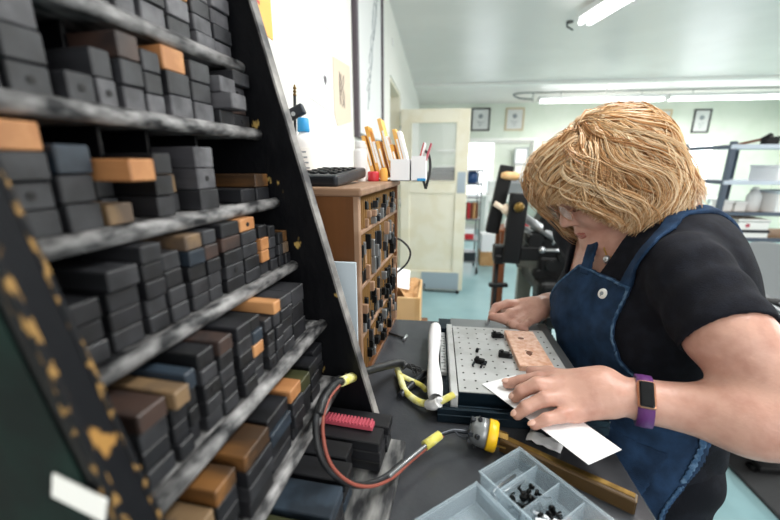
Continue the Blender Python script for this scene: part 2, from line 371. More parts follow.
def heart(o, th):
    b = MB(); b.sphere((th+.0005, .17, .10), .012, sc=(.05, 1, 1)); b.sphere((th+.0005, .185, .10), .012, sc=(.05, 1, 1)); b.box((th+.0005, .1775, .09), (.001, .014, .014), rot=Matrix.Rotation(R(45), 4, 'X')); b.build('printed_heart', 'frame_silver', o)
wall_sheet('poster', 'plain white card with one tiny dark heart, beside the ivory drawing', 'poster', [(1.17, 1.615), (1.41, 1.60), (1.43, 1.86), (1.17, 1.84)], 'paper', heart)
def sketch(o, th):
    b = MB(); r = random.Random(3)
    for j in range(5):
        c = [(th+.0008, .12+.04*math.sin(k*1.1+j), .08+.03*k+.01*r.random()) for k in range(5)]; b.tube(spline(c, 5), .0012, 4)
    b.build('drawn_line', 'frame_silver', o)
wall_sheet('drawing', 'ivory sheet with a curling brown line drawing, left of the tall framed picture', 'drawing', [(1.46, 1.60), (1.50, 1.56), (1.74, 1.60), (1.74, 1.83), (1.46, 1.80)], 'cream_paper', sketch)
wall_sheet('poster', 'lower white sheet on the wall above the black remote', 'poster', [(1.3, 1.40), (1.6, 1.40), (1.6, 1.56), (1.3, 1.56)], 'paper', print_marks([(.08, .08, .05, .05)], 'matboard', 'printed_pattern'))
t = thing('picture_frame', 'tall framed pencil drawing hung high on the left wall', 'picture frame', (XL+.001, 1.80, 1.54))
b = MB(); ly, lz, f = .86, 1.0, .04
for c, d in [((.012, f/2, lz/2), (.024, f, lz)), ((.012, ly-f/2, lz/2), (.024, f, lz)), ((.012, ly/2, lz-f/2), (.024, ly-2*f, f)), ((.012, ly/2, .006), (.024, ly-2*f, .012))]: b.box(c, d, bev=.003)
b.build('frame', 'frame_silver', t); box('drawing_sheet', (.008, ly/2, lz/2+.005), (.006, ly-2*f, lz-.04), 'matboard', t, bev=0)
b = MB(); rr = random.Random(5)
for j in range(14):
    y = .28+.03*j*.9; z = .16+j*.05
    b.tube(spline([(.0118, y+.05*rr.random(), z), (.0118, y+.06, z+.05+.05*rr.random()), (.0118, y+.01, z+.1), (.0118, y+.09*rr.random(), z+.14)], 4), .0022, 4)
b.build('pencil_stroke', 'ink_grey', t)
b = MB(); b.lathe([(.03, 0), (.032, .004), (.02, .008), (.004, .01)], (XL, 3.35, 2.38), rot=Matrix.Rotation(R(90), 4, 'Y')); tag(b.build('wall_hook', 'lampwhite'), 'small pale round fitting high on left wall above the doorway', 'wall fitting')
# ================================================================ the stone-topped table
TT = 1.07
t = thing('work_table', 'dark stone-topped imposing table in the centre under the trays', 'table', (-.08, .42, 0))
MB().box((0, 0, TT-.03), (.627, .73, .06), bev=.003, seg=2).build('stone_top', 'stone', t)
MB().box((0, 0, .50), (.56, .66, 1.0-.06), bev=.003).build('cabinet_body', 'oak', t)
for k in range(5):
    dr = MB().box((.286, 0, .16+k*.175), (.014, .6, .16), bev=.003).build('drawer', 'oak_light', t)
    b = MB(); b.tube([(.296, -.05, .16+k*.175), (.31, -.045, .155+k*.175), (.31, .045, .155+k*.175), (.296, .05, .16+k*.175)], .004); b.build('handle', 'brass', dr)
b = MB(); b.box((0, 0, .015), (.58, .68, .03), bev=.003); b.build('plinth', 'walnut', t)

# ================================================================ the black type rack
RA = R(4.75)
def Lw(u, v, z): return (-math.cos(RA)*v+math.sin(RA)*u, math.sin(RA)*v+math.cos(RA)*u, z)
rk = thing('type_rack', 'worn black slant-fronted wooden rack filled with wood type blocks, on the table', 'rack', (0, 0, TT), -RA)
def vf(z): return .091+.2657*(z-1.07)
U0, U1 = .117, .386; VB = .36; ZT = 1.80
EXZ = Matrix(((1, 0, 0, 0), (0, 0, 1, 0), (0, 1, 0, 0), (0, 0, 0, 1)))
def panel(name, u, th, m, m_edge, edge_name):
    pts = [(-vf(1.0703), .0003), (-vf(ZT), ZT-TT), (-VB, ZT-TT), (-VB, .0003)]
    b = MB(); b.prism(pts, th, Matrix.Translation((0, u, 0)) @ EXZ); o = b.build(name, m, rk)
    e = MB(); q = [(-vf(1.0703)+.0025, .0003), (-vf(ZT)+.0025, ZT-TT), (-vf(ZT)+.0001, ZT-TT), (-vf(1.0703)+.0001, .0003)]
    e.prism(q, th+.0012, Matrix.Translation((0, u-.0006, 0)) @ EXZ); e.build(edge_name, m_edge, o)
    return o
far = panel('side_panel', U1, .013, 'rackspot', 'worn', 'worn_edge')
near = panel('side_panel', .1005, .0145, 'rack', 'worn_brown', 'worn_edge')
for pn, ys_ in ((near, (.0997, .1128)),):
    for y_ in ys_:
        e = MB(); q = [(-vf(1.0703)+.0030, .0004), (-vf(ZT)+.0030, ZT-TT-.0004), (-vf(ZT)-.0022, ZT-TT-.0004), (-vf(1.0703)-.0022, .0004)]
        e.prism(q, .0026, Matrix.Translation((0, y_, 0)) @ EXZ); e.build('chipped_corner', 'chips', pn)
b = MB(); pts = [(-vf(1.08)-.008, .01), (-vf(ZT)-.008, ZT-TT-.01), (-VB+.01, ZT-TT-.01), (-VB+.01, .01)]
b.prism(pts, .0008, Matrix.Translation((0, .0995, 0)) @ EXZ); b.build('green_painted_side', 'green_side', near)
b = MB(); b.box((-.160, .0985, .208), (.028, .0012, .014), rot=Matrix.Rotation(R(18), 4, 'Y'), bev=.0003); b.build('white_sticker', 'label', near)
box('back_panel', (-VB+.005, (U0+U1)/2, (ZT-TT)/2+.002), (.008, U1-U0-.001, ZT-TT-.004), 'rack', rk)
SH = {'Z': (1.590, .252), 'A': (1.517, .236), 'B': (1.450, .223), 'C': (1.376, .208), 'D': (1.303, .191), 'E': (1.231, .158), 'F': (1.157, .138), 'G': (1.080, .060), 'Y': (1.665, .27)}
CELLS = [.187, .2265, .268, .325]
for k, (z, v) in SH.items():
    if k == 'G': continue
    b = MB(); b.box(((-VB+.01-v-.006)/2, (U0+U1)/2, z-TT), (VB-.01-v-.006, U1-U0-.001, .009), bev=.001)
    s = b.build('shelf', 'shelf', rk)
    b = MB(); b.cyl((-v-.0065, U0+.0003, z-TT), (-v-.0065, U1-.0003, z-TT), .0062, n=12); b.build('worn_front_edge', 'shelf', s)
b = MB(); b.box(((-VB-.06)/2, (U0+U1)/2, .006), (VB-.06, U1-U0-.0008, .0115), bev=.0015); b.build('base_board', 'base', rk)
keys = ['G', 'F', 'E', 'D', 'C', 'B', 'A', 'Z', 'Y']
for a, c in zip(keys, keys[1:]):
    za = SH[a][0]+.0046; zc = SH[c][0]-.0046; v = SH[c][1]+.035
    for u in CELLS:
        MB().box(((-VB+.01-v)/2, u, (za+zc)/2-TT), (VB-.01-v, .0035, zc-za), bev=.0006).build('cell_divider', 'rackspot', rk)
# blocks: (u0, u1, rows of colours bottom to top, block height, front v, pull-outs of each row)
def blk_mesh(wd, h, ln, bev=.0009):
    b = MB(); b.box((-ln/2, 0, h/2), (ln, wd, h), bev=bev)
    return b
rb = random.Random(11); nblk = 0
SHN = {'A': 'top', 'B': 'second', 'C': 'third', 'D': 'fourth', 'E': 'fifth', 'F': 'sixth', 'G': 'bottom'}
def stack_row(key, cols):
    global nblk
    z0, vs = SH[key]; z0 += .0048 if key != 'G' else .0040
    n = len(cols)
    for i, c in enumerate(cols):
        u0, u1, rows, h = c[:4]; vv = c[4] if len(c) > 4 and c[4] else vs+.012; outs = c[5] if len(c) > 5 else {}
        far_i = n-i
        for j, col in enumerate(rows):
            if z0+(j+1)*h > SH[keys[keys.index(key)+1]][0]-.0052: break
            if col == '_': continue
            o_ = outs.get(j, rb.uniform(-.0012, .0022)); ln = rb.uniform(.085, .125)
            if j in outs and outs[j] < -.01: ln = .07
            ln = min(ln, VB-.012-(vv-o_))
            b = blk_mesh(u1-u0-rb.uniform(.0006, .0016), h-.0005, ln)
            if rb.random() < .05: b.cyl((0.0002, 0, h*.5), (.0006, 0, h*.5), .0022, n=10, mi=1)
            x, y, _ = Lw((u0+u1)/2, vv-o_, 0)
            nm, m = BK[col]
            o = b.build('type_block', [m, M['hole']], None, (x, y, z0+j*h+.0002), -RA+rb.uniform(-.012, .012))
            top = ' topmost,' if False else ''
            tag(o, f'{nm} wood type block, {ORD[j+1]} layer up, {ORD[far_i]} stack from far end, {SHN[key]} shelf', 'type block', 'wood type blocks on the %s shelf of the rack' % SHN[key])
            nblk += 1
stack_row('A', [(.150, .184, 'gkg', .0185), (.190, .2145, 'lg', .0185), (.217, .245, 'gg', .019), (.248, .266, 'lgg', .0185), (.2705, .296, 'lgg', .0185), (.297, .3225, 'glo', .0165),
                (.3275, .353, 'llgl', .0140), (.354, .382, 'lgll', .0140)])
stack_row('B', [(.1365, .160, 'ggb', .0175), (.162, .184, 'ggl', .0175), (.191, .2085, 'g', .0185), (.2095, .2240, 'lg', .0180, None), (.229, .2475, 'lgb', .0170, None, {1: .002}), (.2485, .2655, 'lggk', .0150, None),
                (.2705, .2955, 'lgo', .0180), (.297, .322, 'lgg', .0165), (.3275, .352, 'gll', .0145, .232, {1: .014, 2: .004}), (.3530, .381, 'kblg', .0135, .236, {3: .006})])
stack_row('C', [(.138, .161, 'gggo', .0150), (.163, .1845, 'ggn', .0165), (.1885, .2085, 't_o', .0140, None, {2: .022}), (.2095, .2245, 'gk', .0150, .25), (.229, .246, 'gkk', .0155), (.247, .2655, 'gtg', .0155, .236),
                (.2710, .295, 'gll', .0175), (.329, .3545, 'k', .0140), (.3555, .3815, 'ky', .0140, None)])
stack_row('D', [(.138, .159, 'gkk', .0130, None), (.162, .1845, 'gkkg', .0130, None, {3: .004}), (.1885, .206, 'ggkkg', .0122), (.2070, .2240, 'ggkg', .0128), (.229, .2475, 'ggknt', .0120), (.2485, .2655, 'ggkbg', .0120),
                (.2705, .297, 'kgkbk', .0124), (.298, .323, 'gkggo', .0124), (.3275, .343, 'gook', .0128), (.344, .3585, 'gggk', .0120), (.3595, .3700, 'kgk', .0128, .200), (.3705, .3825, 'kty', .0128, .200)])
stack_row('E', [(.138, .159, 'gkgb', .0128, None), (.161, .1745, 'gkkt', .0126, None, {3: .004}), (.1752, .1855, 'kkkn', .0135, .172), (.1885, .206, 'ggkgk', .0120), (.2070, .2240, 'gkgkb', .0122), (.229, .2485, 'kkkgk', .0122, .168),
                (.2495, .2655, 'ggonk', .0118), (.2705, .283, 'kgkg', .0122), (.284, .297, 'kgkgo', .0122, .168), (.298, .323, 'ggkkg', .0118), (.3275, .3565, 'kkg', .0190, .172), (.3600, .3820, 'gktk', .0110, .190)])
stack_row('F', [(.138, .160, 'kkt', .0150), (.162, .1845, 'gkky', .0135), (.1895, .2240, 'kgky', .0140, .146), (.229, .2655, 'kknk', .0135), (.2705, .293, 'kkgo', .0135, .150), (.295, .3225, 'kkv', .0150, .155), (.3280, .352, 'kkk', .0150, .158), (.353, .381, 'kkgk', .0120, .165)])
stack_row('G', [(.150, .1845, 'kkn', .0145, .10), (.190, .2240, 'knv', .0145, .10), (.2300, .2640, 'kkn', .0145, .100), (.2700, .2960, 'nkk', .0135, .102), (.2980, .3220, 'kkk', .0135, .110), (.3270, .3540, 'kkk', .0128, .082), (.3570, .3820, 'kgk', .0120, .078)])
t = thing('type_comb', 'row of pinkish red plastic quads lying on black blocks at the rack bottom', 'type spacer strip', Lw(.350, .100, SH['G'][0]+.0040+.0385+.0008), R(-6))
b = MB(); b.box((-.03, 0, .0025), (.075, .012, .005), bev=.0005); b.build('strip', 'pink', t)
b = MB()
for k in range(18): b.box((-.0655+k*.0041, 0, .0062), (.0022, .0124, .0026), bev=.0003)
b.build('teeth', 'pink', t)

# ================================================================ brown cabinet with slotted front
CA = R(5); CO = Vector((-.107, .505, TT+.0005)); cab = thing('furniture_cabinet', 'brown wooden cabinet with slotted front full of metal spacing, behind the black rack', 'cabinet', CO, -CA)
CL, CH, CDp = .292, .316, .235
MB().box((-CDp/2, .005, CH/2), (CDp, .010, CH-.016), bev=.001).build('side_panel', 'oak', cab)
MB().box((-CDp/2, CL-.005, CH/2), (CDp, .010, CH-.016), bev=.001).build('side_panel', 'oak', cab)
MB().box((-CDp/2+.002, CL/2, CH-.006), (CDp+.006, CL+.006, .012), bev=.003, seg=2).build('cabinet_top', 'oak_light', cab)
MB().box((-CDp/2, CL/2, .004), (CDp, CL-.001, .008), bev=.001).build('cabinet_bottom', 'oak', cab)
MB().box((-CDp+.004, CL/2, CH/2), (.007, CL-.022, CH-.03), bev=0).build('cabinet_back', 'oak', cab)
MB().box((-.004, .0055, CH/2), (.0085, .0115, CH-.02), bev=.001).build('front_post', 'oak_light', cab)
rz = [.012, .085, .166, .250, .300]
for z in rz[1:4]: MB().box((-.03, CL/2, z), (.06, CL-.022, .006), bev=.001).build('rail', 'oak_light', cab)
nm_rows = ['bottom', 'third', 'second', 'top']
rc = random.Random(4)
for r_ in range(4):
    za, zb = rz[r_]+.0035, rz[r_+1]-.0035
    b = MB(); ys = []
    y = .018
    while y < CL-.018: b.box((-.016, y, (za+zb)/2), (.026, .0014, zb-za)); ys.append(y); y += .0118
    b.build('slat_row', 'strip', cab)
    for k in range(len(ys)-1):
        if r_ == 3 and k < 2: continue
        if rc.random() < (.03 if k > 4 else .3): continue
        yc = (ys[k]+ys[k+1])/2; nb = rc.choice([2, 3, 3, 4]); zz = za+.0002
        hh = (zb-za)*rc.uniform(.72, .98)/nb
        for q in range(nb):
            ox = rc.uniform(-.006, .006)
            ob = MB().box((-.02, 0, hh/2), (.04, .0078, hh-.0012), bev=.0009)
            mcol = rc.choice(['iron', 'dsteel', 'iron', 'oak_light', 'iron', 'greyiron'])
            p = Matrix.Rotation(-CA, 4, 'Z') @ Vector((ox, yc, zz+q*hh)) + CO
            o = ob.build('spacing_block', mcol, None, p, -CA)
            kindn = {'iron': 'black', 'dsteel': 'dark grey', 'greyiron': 'light grey', 'oak_light': 'light wooden'}[mcol]
            tag(o, f'{kindn} spacing block sticking out of the slotted brown cabinet, {nm_rows[r_]} row', 'spacing block', 'spacing blocks in the %s row of the brown cabinet, %s' % (nm_rows[r_], kindn))
o = MB().box((0, 0, .108), (.20, .004, .216), bev=.0006).build('grey_board', 'grey_board', None, (-.207, .486, TT+.0005), R(-2))
tag(o, 'pale blue-grey board standing upright between black rack and brown cabinet', 'board')
# loop of cable at the far end of the cabinet
b = MB(); b.tube(spline([(-.10, .806, TT+.19), (-.075, .815, TT+.18), (-.055, .82, TT+.155), (-.062, .82, TT+.125), (-.09, .81, TT+.10)], 8), .0024)
b.cyl((-.09, .81, TT+.09), (-.093, .808, TT+.112), .005); b.tube(spline([(-.09, .81, TT+.095), (-.10, .812, TT+.05), (-.13, .82, TT+.003-.285)], 8), .0024)
tag(b.build('cable_loop', 'rubber'), 'thin black cable looping out at the far end of the brown cabinet', 'cable')

# ---------------------------------------------------------------- things on the cabinet
ZT2 = TT+CH+.0008
t = thing('remote_control', 'black handset with rows of keys lying on the brown cabinet top', 'remote control', (-.172, .60, ZT2), R(-8))
b = MB(); b.box((0, 0, .012), (.078, .135, .018), rot=Matrix.Rotation(R(4), 4, 'X'), bev=.005, seg=3); b.build('handset_body', 'dsteel', t)
b = MB()
for i in range(4):
    for j in range(5): b.box((-.024+i*.016, -.045+j*.02, .0225+(-.045+j*.02)*.07), (.010, .011, .003), bev=.001)
b.build('key_pad', 'rubber', t)
t = thing('glue_bottle', 'white labelled bottle with a bright blue cap, on the cabinet beside the rack edge', 'bottle', (-.262, .735, ZT2))
b = MB(); b.lathe([(.021, 0), (.023, .004), (.023, .07), (.020, .082), (.010, .088), (.009, .092)]); b.build('bottle_body', 'white_plastic', t)
b = MB(); b.lathe([(.0115, .092), (.012, .094), (.011, .116), (.009, .118)]); b.build('cap', 'blue', t)
b = MB(); b.lathe([(.0233, .015), (.0234, .016), (.0234, .062), (.0233, .063)]); lb = b.build('label', 'label', t)
b = MB()
for k in range(4): b.box((.010-.002*k, -.0225, .024+k*.010), (.012, .0022, .003), rz=R(20))
b.build('printed_text', 'ink_grey', lb)
t = thing('tool_cup', 'white cup holding a black handled tool and a black brass-tipped rod by the wall', 'cup', (-.300, .745, ZT2))
b = MB(); b.lathe([(.012, 0), (.014, .002), (.015, .075), (.0135, .075), (.012, .01), (.004, .008)]); b.build('cup', 'lampwhite', t)
t = thing('hand_tool', 'black folding handled tool sticking up beside the blue-capped bottle', 'tool', (-.300, .745, ZT2+.02))
b = MB(); b.cyl((0, 0, 0), (.002, 0, .085), .0035); b.build('shaft', 'dsteel', t)
b = MB(); b.box((.004, 0, .102), (.075, .014, .022), rot=Matrix.Rotation(R(-24), 4, 'Y'), bev=.004, seg=2); b.build('handle', 'dsteel', t)
b = MB(); b.cyl((.018, -.0085, .106), (.018, .0085, .106), .004); b.build('pivot', 'steel', t)
t = thing('marker_rod', 'thin black rod with brass rings standing highest by the wall behind the rack', 'rod', (-.292, .757, ZT2+.02))
b = MB(); b.cyl((0, 0, 0), (.008, 0, .142), .0030); b.build('rod', 'rubber', t)
b = MB()
for k in range(3): b.cyl((.008+.0004*k, 0, .142+k*.006), (.0082+.0004*k, 0, .1455+k*.006), .0036)
b.cyl((.008, 0, .14), (.009, 0, .162), .0018); b.build('brass_tip', 'brass', t)
b = MB(); b.lathe([(.010, 0), (.0105, .002), (.0105, .05), (.008, .054)], (-.283, .69, ZT2)); tag(b.build('small_tub', 'red'), 'small red tub tucked between rack edge and white bottle', 'tub')
t = thing('spray_bottle', 'tall white bottle with white cap standing left of the manila envelopes', 'bottle', (-.148, .728, ZT2))
b = MB(); b.lathe([(.0125, 0), (.0135, .003), (.0135, .055), (.011, .06)]); b.build('bottle_body', 'white_plastic', t)
b = MB(); b.lathe([(.0105, .06), (.0108, .062), (.0108, .072), (.009, .074)]); b.build('cap', 'lampwhite', t)
re_ = random.Random(9)
for k in range(9):
    white = k in (2, 5, 8)
    x = -.132+k*.0086; h = .082+.018*math.sin(k*1.9)+(.014 if k == 4 else 0)
    t = thing('envelope', None, None, (x, .752+.001*k, ZT2+.003), 0)
    o = MB(); o.box((0, 0, h/2), (.0072, .05, h), rot=Matrix.Rotation(R(-15), 4, 'Y'), bev=.0006)
    ob = o.build('sleeve', 'paper' if white else 'envelope', t)
    o = MB(); o.box((0, -.0256, h*.55), (.0035, .0006, h*.5), rot=Matrix.Rotation(R(-15), 4, 'Y')); o.build('paper_label', 'label', ob)
    tag(t, f"{'white' if white else 'manila orange'} envelope standing on edge, {ORD[k+1]} from the left in the leaning row", 'envelope', 'envelopes leaning in a row on the brown cabinet')
b = MB(); b.lathe([(.010, 0), (.0108, .002), (.0108, .016), (.009, .018)], (-.118, .700, ZT2)); tag(b.build('ink_pot', 'red'), 'small red pot in front of the manila envelopes', 'pot')
b = MB(); b.lathe([(.007, 0), (.0075, .002), (.0075, .014), (.005, .02)], (-.138, .690, ZT2)); tag(b.build('small_jar', 'white_plastic'), 'tiny white jar left of the small red pot', 'jar')
b = MB(); b.lathe([(.007, 0), (.0075, .002), (.0075, .02), (.005, .024)], (-.099, .705, ZT2)); tag(b.build('small_jar', 'envelope'), 'tiny amber jar right of the small red pot', 'jar')
for k, (x, wd, h) in enumerate([(-.0685, .036, .040), (-.034, .027, .046)]):
    t = thing('paper_box', ['white open box beside the envelopes at the cabinet corner', 'narrow white box with pink-red folders, overhanging the cabinet corner'][k], 'box', (x, .752, ZT2))
    b = MB(); th = .0015
    b.box((0, 0, th/2), (wd, .09, th)); b.box((-wd/2+th/2, 0, h/2), (th, .09, h)); b.box((wd/2-th/2, 0, h/2), (th, .09, h)); b.box((0, -.045+th/2, h/2), (wd-2*th, th, h)); b.box((0, .045-th/2, h/2), (wd-2*th, th, h))
    b.build('box_walls', 'paper', t)
    if k == 1: box('blue_foot', (.006, -.0462, .003), (.016, .002, .005), 'blue', t, bev=.0004)
for k, (c_, a, l_) in enumerate([('red', 40, 'red edged folder in the narrow white box'), ('paper', 30, 'white folder leaning in the narrow white box'), ('pink', 50, 'pink folder leaning rightmost in the narrow white box')]):
    o = MB(); o.box((0, 0, .03), (.003, .06, .06), bev=.0004); o = o.build('folder', c_, None, (-.040+k*.005, .752, ZT2+.012)); o.rotation_euler = (0, R(a*.35), 0); tag(o, l_, 'folder')
b = MB(); b.tube(spline([(-.022, .80, ZT2-.02), (-.014, .805, ZT2+.02), (-.018, .81, ZT2+.05), (-.03, .81, ZT2+.06)], 6), .003); b.tube(spline([(-.03, .81, ZT2+.06), (-.036, .81, ZT2+.03), (-.022, .80, ZT2-.02)], 6), .003)
tag(b.build('headphone_band', 'rubber'), 'thin black loop hanging beside the white boxes near the door glass', 'cable')
# ================================================================ things on the table
Z0 = TT+.0003
t = thing('composing_tray', 'blue-black steel galley tray with perforated grey plate in the middle of the table', 'tray', (0, 0, Z0))
b = MB(); b.box((.124, .593, .0065), (.226, .302, .013), bev=.001); b.box((.124, .446, .011), (.226, .006, .022), bev=.001); b.box((.124, .4585, .009), (.226, .004, .018), bev=.001)
b.box((.224, .593, .014), (.020, .295, .024), bev=.001); b.box((.124, .718, .014), (.22, .05, .022), bev=.001); b.build('tray_frame', 'bluedark', t)
b = MB(); b.box((.1265, .574, .0235), (.171, .217, .022), bev=.001); b.build('plate_block', 'bluedark', t)
b = MB(); b.box((.1265, .574, .0355), (.171, .217, .002), bev=.0005); pl = b.build('perforated_plate', 'galley', t)
b = MB()
for i in range(10):
    for j in range(11):
        b.cyl((.0505+i*.0168, .474+j*.0198, .0366), (.0505+i*.0168, .474+j*.0198, .03685), .0016, n=8)
b.build('punched_holes', 'hole', pl)
b = MB(); b.box((.2235, .59, .0272), (.017, .29, .002), bev=.0004); b.box((.127, .7185, .0262), (.176, .045, .002), bev=.0004); b.build('grey_border', 'greyiron', t)
b = MB(); b.box((.0345, .572, .024), (.010, .235, .026), bev=.001); b.build('side_bar', 'galley', t)
t = thing('steel_rule', 'short marked steel rule between the white tube and the tray bar', 'ruler', (.0215, .612, Z0+.0132))
b = MB(); b.box((0, 0, .0035), (.010, .145, .007), bev=.0005); b.build('rule_blade', 'galley', t)
b = MB()
for k in range(14): b.box((.002 if k % 2 else 0, -.065+k*.01, .0073), (.004 if k % 2 else .007, .0008, .0006))
b.build('engraved_marks', 'hole', t)
# white tube
b = MB(); n = 20
def tubeprof(R0, R1, p0, p1, m): pass
pts = spline([(.0075, .695, Z0+.026), (.0055, .62, Z0+.026), (.0045, .56, Z0+.026), (.007, .50, Z0+.026), (.0085, .457, Z0+.026)], 5)
b.tube(pts, [.0105+.0015*math.sin(k*.5) for k in range(len(pts))], 18, caps=False)
b.tube([p for p in pts[::-1]], [.0092]*len(pts), 18, caps=False)
tag(b.build('paper_tube', 'paper'), 'rolled white paper tube lying along the left side of the tray', 'paper roll')
t = thing('copper_plate', 'copper printing plate with etched marks at far right of the perforated plate', 'printing plate', (.1625, .5925, Z0+.0368), R(1))
b = MB(); b.box((0, 0, .004), (.052, .126, .008), bev=.0004); b.build('mount', 'copper', t)
b = MB(); b.box((0, 0, .0086), (.0516, .1256, .001), bev=.0003); cp = b.build('copper_face', 'copper', t)
b = MB(); b.sphere((-.003, .032, .0091), .0045, sc=(1.2, 1, .05)); b.build('etched_mark', 'walnut', cp); b = MB(); b.sphere((-.002, -.022, .0091), .006, sc=(.8, 1.1, .05)); b.tube([(-.003, -.03, .0092), (.004, -.018, .0092), (-.006, -.014, .0092)], .0008, 4)
b.build('etched_mark', 'walnut', cp)
def quoin(label, x, y, rz_, legs=False, s=1.0):
    t = thing('quoin_clamp', label, 'clamp', (x, y, Z0+.0369), rz_, 'black quoin clamps on the perforated plate')
    b = MB(); b.box((0, 0, .0045*s), (.018*s, .009*s, .009*s), bev=.001); b.cyl((-.004*s, 0, .009*s), (-.004*s, 0, .012*s), .003*s, n=12); b.build('clamp_body', 'iron', t)
    b = MB(); b.box((.009*s, .003*s, .003*s), (.008*s, .003*s, .005*s), bev=.0004); b.box((.009*s, -.003*s, .003*s), (.008*s, .003*s, .005*s), bev=.0004)
    if legs: b.box((-.007, -.009, .002), (.003, .011, .003), bev=.0004); b.box((.006, -.009, .002), (.003, .011, .003), bev=.0004)
    b.build('jaw', 'dsteel', t)
quoin('black clamp against the far left corner of the copper plate', .1195, .642, R(8)); quoin('black clamp against the near left edge of the copper plate', .1210, .570, R(-5))
quoin('two-legged black clamp lying in the middle of the perforated plate', .078, .545, R(-20), True, .9); quoin('smallest black clamp, upright in the middle of the perforated plate', .0785, .583, R(75), False, .55)
t = thing('allen_key', 'small black rod with bright silver tip, left of the white tube', 'hand tool', (-.07, .69, Z0+.0032))
b = MB(); b.cyl((-.024, .016, 0), (.016, -.004, 0), .0026, n=8); b.build('handle', 'rubber', t); b = MB(); b.cyl((.014, -.014, 0), (.019, .006, 0), .0030, n=10); b.build('head', 'steel', t)
b = MB(); b.lathe([(.0045, 0), (.006, .002), (.006, .076), (.0045, .079)], rot=Matrix.Rotation(R(90), 4, 'X'))
o = b.build('steel_rod', 'dsteel', None, (-.009, .556, Z0+.0062), R(-27)); tag(o, 'short round steel rod lying behind the yellow taped wire', 'rod')
# cable with plug
def cz(*p): return spline(p, 7)
main = [(-0.03, 0.56, 1.08), (-0.042, 0.553, 1.086), (-0.051, 0.553, 1.093), (-0.07, 0.504, 1.115), (-0.088, 0.437, 1.145), (-0.1, 0.375, 1.171), (-0.104, 0.3475, 1.1834), (-0.1057, 0.3152, 1.1901), (-0.1064, 0.2954, 1.1835), (-0.1034, 0.2829, 1.1709), (-0.0967, 0.2753, 1.1522), (-0.086, 0.2758, 1.1348), (-0.0722, 0.2821, 1.1189), (-0.0572, 0.2978, 1.1038), (-0.0414, 0.3182, 1.095), (-0.026, 0.346, 1.089), (-0.004, 0.371, 1.092), (0.014, 0.389, 1.094)]
t = thing('electric_cable', 'looping grey-black cable with bare wires, yellow tape and a yellow plug end', 'cable', (-.05, .31, TT+.0005))
off = Vector((.05, -.31, -(TT+.0005)))
def mv(pts, d=(0, 0, 0)): return [Vector(p)+off+Vector(d) for p in pts]
sp = cz(*mv(main[1:9])); b = MB(); b.tube(sp, [.0048+.0024*max(0, 1-k/28) for k in range(len(sp))], 10); b.build('outer_sheath', 'cable', t)
b = MB(); b.tube(cz(*mv(main[5:16], (-.002, 0, 0))), .0034, 10); b.build('grey_wire', 'cable', t)
b = MB(); b.tube(cz(*mv(main[6:18], (.0045, .001, -.002))), .0017, 8); b.build('red_wire', 'cable_red', t)
b = MB(); b.tube(cz(*mv(main[14:18], (.001, -.002, .002))), .0022, 8); b.build('grey_wire', 'greyiron', t)
for a, c in ((4.6, 5.4), (16.0, 17.0)):
    i0 = int(a); p = Vector(main[i0])+(Vector(main[i0+1])-Vector(main[i0]))*(a-i0)
    q = Vector(main[int(c)])+(Vector(main[min(int(c)+1, 17)])-Vector(main[int(c)]))*(c-int(c))
    b = MB(); b.cyl(p+off, q+off, .0060, .0056, 12); b.build('yellow_tape', 'ytape', t)
b = MB(); b.tube(cz(*mv([(.012, .388, 1.094), (.030, .400, 1.093), (.044, .404, 1.090), (.052, .405, 1.089)])), .0030, 8)
b.tube(cz(*mv([(.030, .400, 1.095), (.040, .398, 1.088), (.052, .400, 1.083)])), .0014, 6); b.build('bare_wire', 'dsteel', t)
b = MB(); r8 = random.Random(8)
for k in range(7):
    b.tube(cz(*mv([(-.047, .556, 1.088), (-.036+.003*k, .562+r8.uniform(-.006, .006), 1.078+r8.uniform(0, .012)), (-.028+.002*k, .553+r8.uniform(-.008, .008), 1.074+r8.uniform(0, .008))])), .0012, 5)
b.build('frayed_wire_end', 'rubber', t)
pd = Vector((.93, -.18, -.12)).normalized(); pq = pd.to_track_quat('Z', 'Y').to_matrix().to_4x4(); pc = Vector((.069, .404, 1.0905))+off
b = MB(); b.lathe([(.007, -.018), (.013, -.016), (.0165, -.012), (.018, -.002), (.018, .004)], pc, rot=pq); b.build('plug_housing', 'greyiron', t)
b = MB(); b.lathe([(.0185, .0045), (.0192, .006), (.0192, .014), (.017, .0165)], pc, rot=pq); pf = b.build('plug_face', 'yellow', t)
b = MB()
for a in (0, 120, 240):
    w_ = pq @ Matrix.Rotation(R(a), 4, 'Z'); b.box(pc+(w_ @ Vector((.009, 0, .022))), (.0022, .007, .013), rot=w_)
b.build('prong', 'brass', pf)
b = MB()
for a in range(5):
    w_ = pq @ Matrix.Rotation(R(a*72+20), 4, 'Z'); b.cyl(pc+(w_ @ Vector((.0165, 0, -.008))), pc+(w_ @ Vector((.0190, 0, -.006))), .0032, n=10); b.box(pc+(w_ @ Vector((.013, 0, -.015))), (.007, .006, .006), rot=w_, bev=.0006)
b.build('terminal_screw', 'dsteel', t)
t = thing('taped_wire', 'yellow taped wire curving on the table to the tray corner', 'wire', (-.02, .48, Z0))
off = Vector((.02, -.48, -Z0))
b = MB(); b.tube(cz(*mv([(-.056, .556, 1.078), (-.050, .535, 1.080), (-.038, .497, 1.079), (-.017, .473, 1.079), (0, .465, 1.082)])), .0052, 10); b.build('yellow_sleeve', 'ytape', t)
b = MB(); b.tube(cz(*mv([(-.05, .535, 1.082), (-.03, .524, 1.080), (-.014, .516, 1.078), (-.006, .505, 1.077)])), .0040, 8); b.build('yellow_branch', 'ytape', t)
